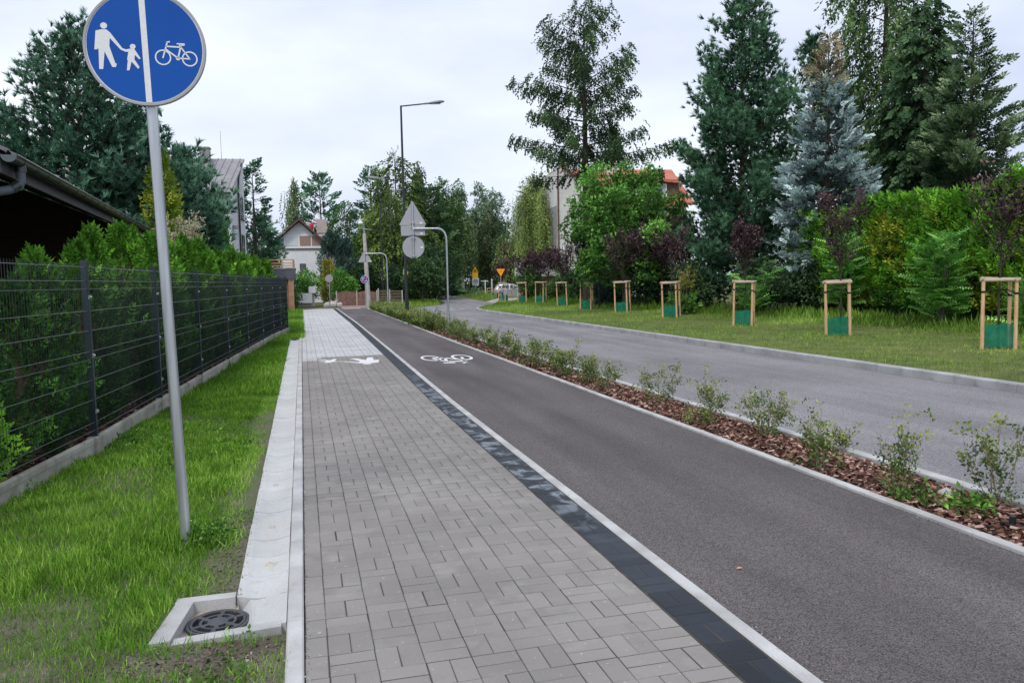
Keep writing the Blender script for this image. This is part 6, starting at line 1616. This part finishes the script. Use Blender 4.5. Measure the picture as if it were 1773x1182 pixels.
# --- grass
BL = []
for k in range(5):
    r = np.random.default_rng(k + 200); bd = r.uniform(.15, .75)
    V = np.array([[0, -.5, 0], [0, .5, 0], [.45, -.38, bd * .14], [.45, .38, bd * .14], [.95, 0, bd * .6]]); V[:, 1] *= .085
    V = V[:, [0, 1, 2]]; V[:, 2] *= -1
    BL.append((V, np.array([[0, 1, 3], [0, 3, 2], [2, 3, 4]])))
BL2 = []
for k in range(5):
    r = np.random.default_rng(k + 260); bd = r.uniform(.1, .6)
    BL2.append((np.array([[0, -.05, 0], [0, .05, 0], [.5, .03, -bd * .16], [.95, 0, -bd * .6]]), np.array([[0, 1, 2], [0, 2, 3]])))
def vnoise(x, y, s, seed):
    r = np.random.default_rng(seed); g = r.uniform(0, 1, (64, 64)); xs, ys = x * s + 17.3, y * s + 9.1
    i, j = np.floor(xs).astype(int), np.floor(ys).astype(int); fx, fy = xs - i, ys - j; fx = fx * fx * (3 - 2 * fx); fy = fy * fy * (3 - 2 * fy)
    G_ = lambda a, b: g[a % 64, b % 64]
    return (G_(i, j) * (1 - fx) + G_(i + 1, j) * fx) * (1 - fy) + (G_(i, j + 1) * (1 - fx) + G_(i + 1, j + 1) * fx) * fy
def grass(name, lb, X, Y, Z, hgt, far, tint, m):
    n = len(X); a = rng.uniform(0, 6.28, n)
    D = np.stack([np.cos(a) * .7, np.sin(a) * .7, np.ones(n)], 1) + rng.normal(0, .25, (n, 3))
    U = np.stack([np.cos(a), np.sin(a), np.full(n, .2)], 1)
    v, f, tt = scatter(BL2 if far else BL, np.stack([X, Y, Z], 1), D, hgt, tint, upv=U, rollj=.8, tj=.13)
    return tag(np_mesh(name, v, f, M[m], tt), lb, 'grass', kind='stuff')
def lawn_pts(n, ya, yb, pw=1.0):
    Y = ya + (yb - ya) * rng.uniform(0, 1, n) ** pw
    fx = np.interp(Y, [p[1] for p in FENCE] + [34, 60], [p[0] for p in FENCE] + [-.9, -4.5]) + .03
    right = np.where(Y < 3.9, -.10, np.where(Y < 25.7, -.40, .02))
    X = fx + (right - fx) * rng.uniform(0, 1, n)
    return X, Y, right
X, Y, right = lawn_pts(135000, 2.3, 12.5, 1.25)
m1 = vnoise(X, Y, 1.6, 1); m2 = vnoise(X, Y, 5, 2); m3 = vnoise(X, Y, .7, 3)
edge = right - X
# bare soil beside the gutter, by the drain and in a few worn spots
bare = np.clip(1.15 - edge / (.10 + .32 * vnoise(X * 0, Y, 1.1, 5)), 0, 1) * (Y > 4.4) * (Y < 11)
bare = np.maximum(bare, np.exp(-(((X + .5) / .38) ** 2 + ((Y - 3.72) / .17) ** 2)) * 1.15)
bare = np.maximum(bare, np.exp(-(((X + .52) / .16) ** 2 + ((Y - 5.0) / .42) ** 2)) * 1.0)
bare = np.maximum(bare, np.exp(-(((X + 1.55) / .35) ** 2 + ((Y - 7.6) / .6) ** 2)) * .75)
bare = np.maximum(bare, np.exp(-(((X + 1.7) / .4) ** 2 + ((Y - 5.0) / .5) ** 2)) * .3)
keep = (rng.uniform(0, 1, len(X)) < (.45 + .75 * m2) * (1 - bare)) & ~((X > -.775 + .11 * (Y - 3.9)) & (X < -.12) & (Y > 3.88) & (Y < 4.46)) & ~((X > -.42) & (Y > 4.4)) 
keep &= ~((Y < 3.95) & (X > -.14) & (m2 < .55))
X, Y, m1, m2, m3, edge = X[keep], Y[keep], m1[keep], m2[keep], m3[keep], edge[keep]
nearpole = -.45 * np.exp(-(((X + .80) / .16) ** 2 + ((Y - 5.18) / .22) ** 2)) + .5 * np.exp(-(((X + .80) / .28) ** 2 + ((Y - 5.3) / .35) ** 2))
hg_ = (.024 + .040 * m1 + .02 * (m3 > .6)) * rng.uniform(.6, 1.35, len(X)) * (1 + 1.5 * nearpole) * np.where(edge < .25, .75, 1)
tin = .42 + .5 * (m2 - .5) * .5 + .55 * (m3 - .5) * .6 + np.where(edge < .22, .18, 0) + (rng.uniform(0, 1, len(X)) < .05) * .35
k_ = Y < 6.6
grass('grass', 'bright green grass round the blue sign pole and drain', X[k_], Y[k_], lawn_z(X[k_], Y[k_]), hg_[k_], 0, tin[k_], 'grassblade')
k_ = ~k_
grass('grass', 'bright green grass between the middle of the mesh fence and gutter', X[k_], Y[k_], lawn_z(X[k_], Y[k_]), hg_[k_], 1, tin[k_], 'grassblade')
X, Y, right = lawn_pts(42000, 12.5, 58, 1.5)
m1 = vnoise(X, Y, 1.6, 1); m3 = vnoise(X, Y, .7, 3)
keep = (rng.uniform(0, 1, len(X)) < 1.0) & ~((X > -.42) & (Y < 25.6)); X, Y, m1, m3 = X[keep], Y[keep], m1[keep], m3[keep]
grass('grass', 'green grass strip along the far part of the footpath', X, Y, lawn_z(X, Y), (.055 + .06 * m1) * rng.uniform(.6, 1.3, len(X)) * (1 + .012 * Y), 1, .45 + .4 * (m3 - .5), 'grassblade')
# right verge
n_ = 86000
Y = 7 + 52 * rng.uniform(0, 1, n_) ** 1.25
xl = np.interp(Y, [-8, 44, 47, 49.4, 52.5, 59], [10.17, 10.17, 10.46, 11.17, 12.6, 15.0]); xr = np.interp(Y, [0, 60], [18.6, 20.0])
X = xl + (xr - xl) * rng.uniform(0, 1, n_); m1 = vnoise(X, Y, .8, 21); m2 = vnoise(X, Y, .3, 22)
tall = np.clip((X - 15.6) / 2.0, 0, 1)
hh = (.04 + .045 * m1 + .26 * tall * rng.uniform(.2, 1, n_)) * rng.uniform(.6, 1.3, n_) * (1 + .02 * (Y - 8))
grass('verge_grass', 'yellowish green verge grass around the tree guards', X, Y, verge_z(X, Y), hh, 1, .45 + .5 * (m2 - .5) + .25 * (m1 - .5) - .2 * tall, 'vergeblade')
n_ = 22000; X = np.concatenate([rng.uniform(15.3, 30, n_ // 2), rng.uniform(5, 14, n_ // 2)]); Y = np.concatenate([66 + rng.uniform(0, 60, n_ // 2), rng.uniform(55.5, 92, n_ // 2)])
rl = np.interp(Y, [55, 60.3, 67.2, 78, 97, 126], [8.2, 10.3, 11.8, 13, 15.4, 19.6]) - .15; rr_ = np.interp(Y, [65.5, 80, 104, 126], [15.6, 17.1, 18.9, 21.2]) 
dv_ = np.interp(Y, [58, 66, 78, 84], [100, 15.4, 19.6, 26]) 
k1 = (X < rl) & (X > 5.1); k2 = (X > rr_) & (Y > 66.5) & ((X < dv_) | (Y > 84))
k_ = k1 | k2
grass('far_grass', 'pale grass beside the road at the far junction', X[k_], Y[k_], np.full(k_.sum(), -.1), rng.uniform(.12, .3, k_.sum()) * 1.4, 1, .5, 'vergeblade')
# a few fallen leaves on the cycle path
for (x, y, lb) in ((2.38, 3.95, 'dry orange leaf lying on the cycle path near the kerb'),):
    b = MB(); b.add([(0, 0, .002), (.022, .012, .010), (.045, 0, .004), (.022, -.012, .007)], [(0, 1, 2), (0, 2, 3)]); o = b.build('fallen_leaf', M['orangewood'] if x < 2.5 else M['sticker']); o.location = (x, y, 0); tag(o, lb, 'leaf')

# --- grit, crumbs and small weeds
def crumbs(name, lb, cat, X, Y, Z, S, T, m):
    n = len(X); a = rng.uniform(0, 6.28, n)
    v, f, tt = scatter(CH, np.stack([X, Y, Z], 1), np.stack([np.cos(a), np.sin(a), rng.normal(0, .4, n)], 1), S, T, rollj=1.5, tj=.2)
    return tag(np_mesh(name, v, f, M[m], tt), lb, cat, kind='stuff')
M['grit'] = leafmat('grit', G(.10, .085, .07), G(.24, .21, .17), G(.45, .42, .37), 0, rough=.9, gain=1.0)
n_ = 2600
Y = 2.6 + 9 * rng.uniform(0, 1, n_) ** 1.3; w_ = rng.integers(0, 4, n_)
X = np.choose(w_, [-.052 + np.abs(rng.normal(0, .012, n_)), 2.05 + np.abs(rng.normal(0, .05, n_)), 4.115 - np.abs(rng.normal(0, .06, n_)), -.41 + rng.normal(0, .02, n_)])
crumbs('grit', 'fine grit along the kerbs of the two paths', 'grit', X, Y, np.where(w_ == 3, .004, .001), rng.uniform(.003, .010, n_), .45, 'grit')
n_ = 2200
X = np.concatenate([rng.normal(-.5, .3, n_ // 2), rng.normal(-.5, .09, n_ - n_ // 2)]); Y = np.concatenate([rng.normal(3.68, .15, n_ // 2), rng.uniform(4.5, 6.2, n_ - n_ // 2)])
k_ = (X < np.where(Y < 3.9, -.14, -.415)) & ((Y > 4.47) | (Y < 3.87)); X, Y = X[k_], Y[k_]
M['crumb'] = leafmat('soil_crumbs', G(.06, .05, .04), G(.15, .13, .105), G(.30, .27, .23), 0, rough=.95, gain=1.0)
crumbs('soil_crumbs', 'dry soil crumbs on the bare patches by the drain', 'soil', X, Y, lawn_z(X, Y), rng.uniform(.006, .022, len(X)), .45, 'crumb')
n_ = 1500
X, Y, right = lawn_pts(n_, 2.4, 10, 1.2); k_ = (vnoise(X, Y, 1.1, 77) > .58) & (right - X > .15) & ~((X > -.9) & (Y > 3.85) & (Y < 4.5)); X, Y = X[k_], Y[k_]
v, f, tt = scatter(LEAFSM, np.stack([X, Y, lawn_z(X, Y) + .015], 1), np.stack([rng.normal(0, 1, len(X)), rng.normal(0, 1, len(X)), np.full(len(X), .6)], 1), rng.uniform(.5, 1.0, len(X)), .5, rollj=2, tj=.2)
tag(np_mesh('clover', v, f, M['weed'], tt), 'low clover and weeds scattered through the left grass', 'weeds', kind='stuff')
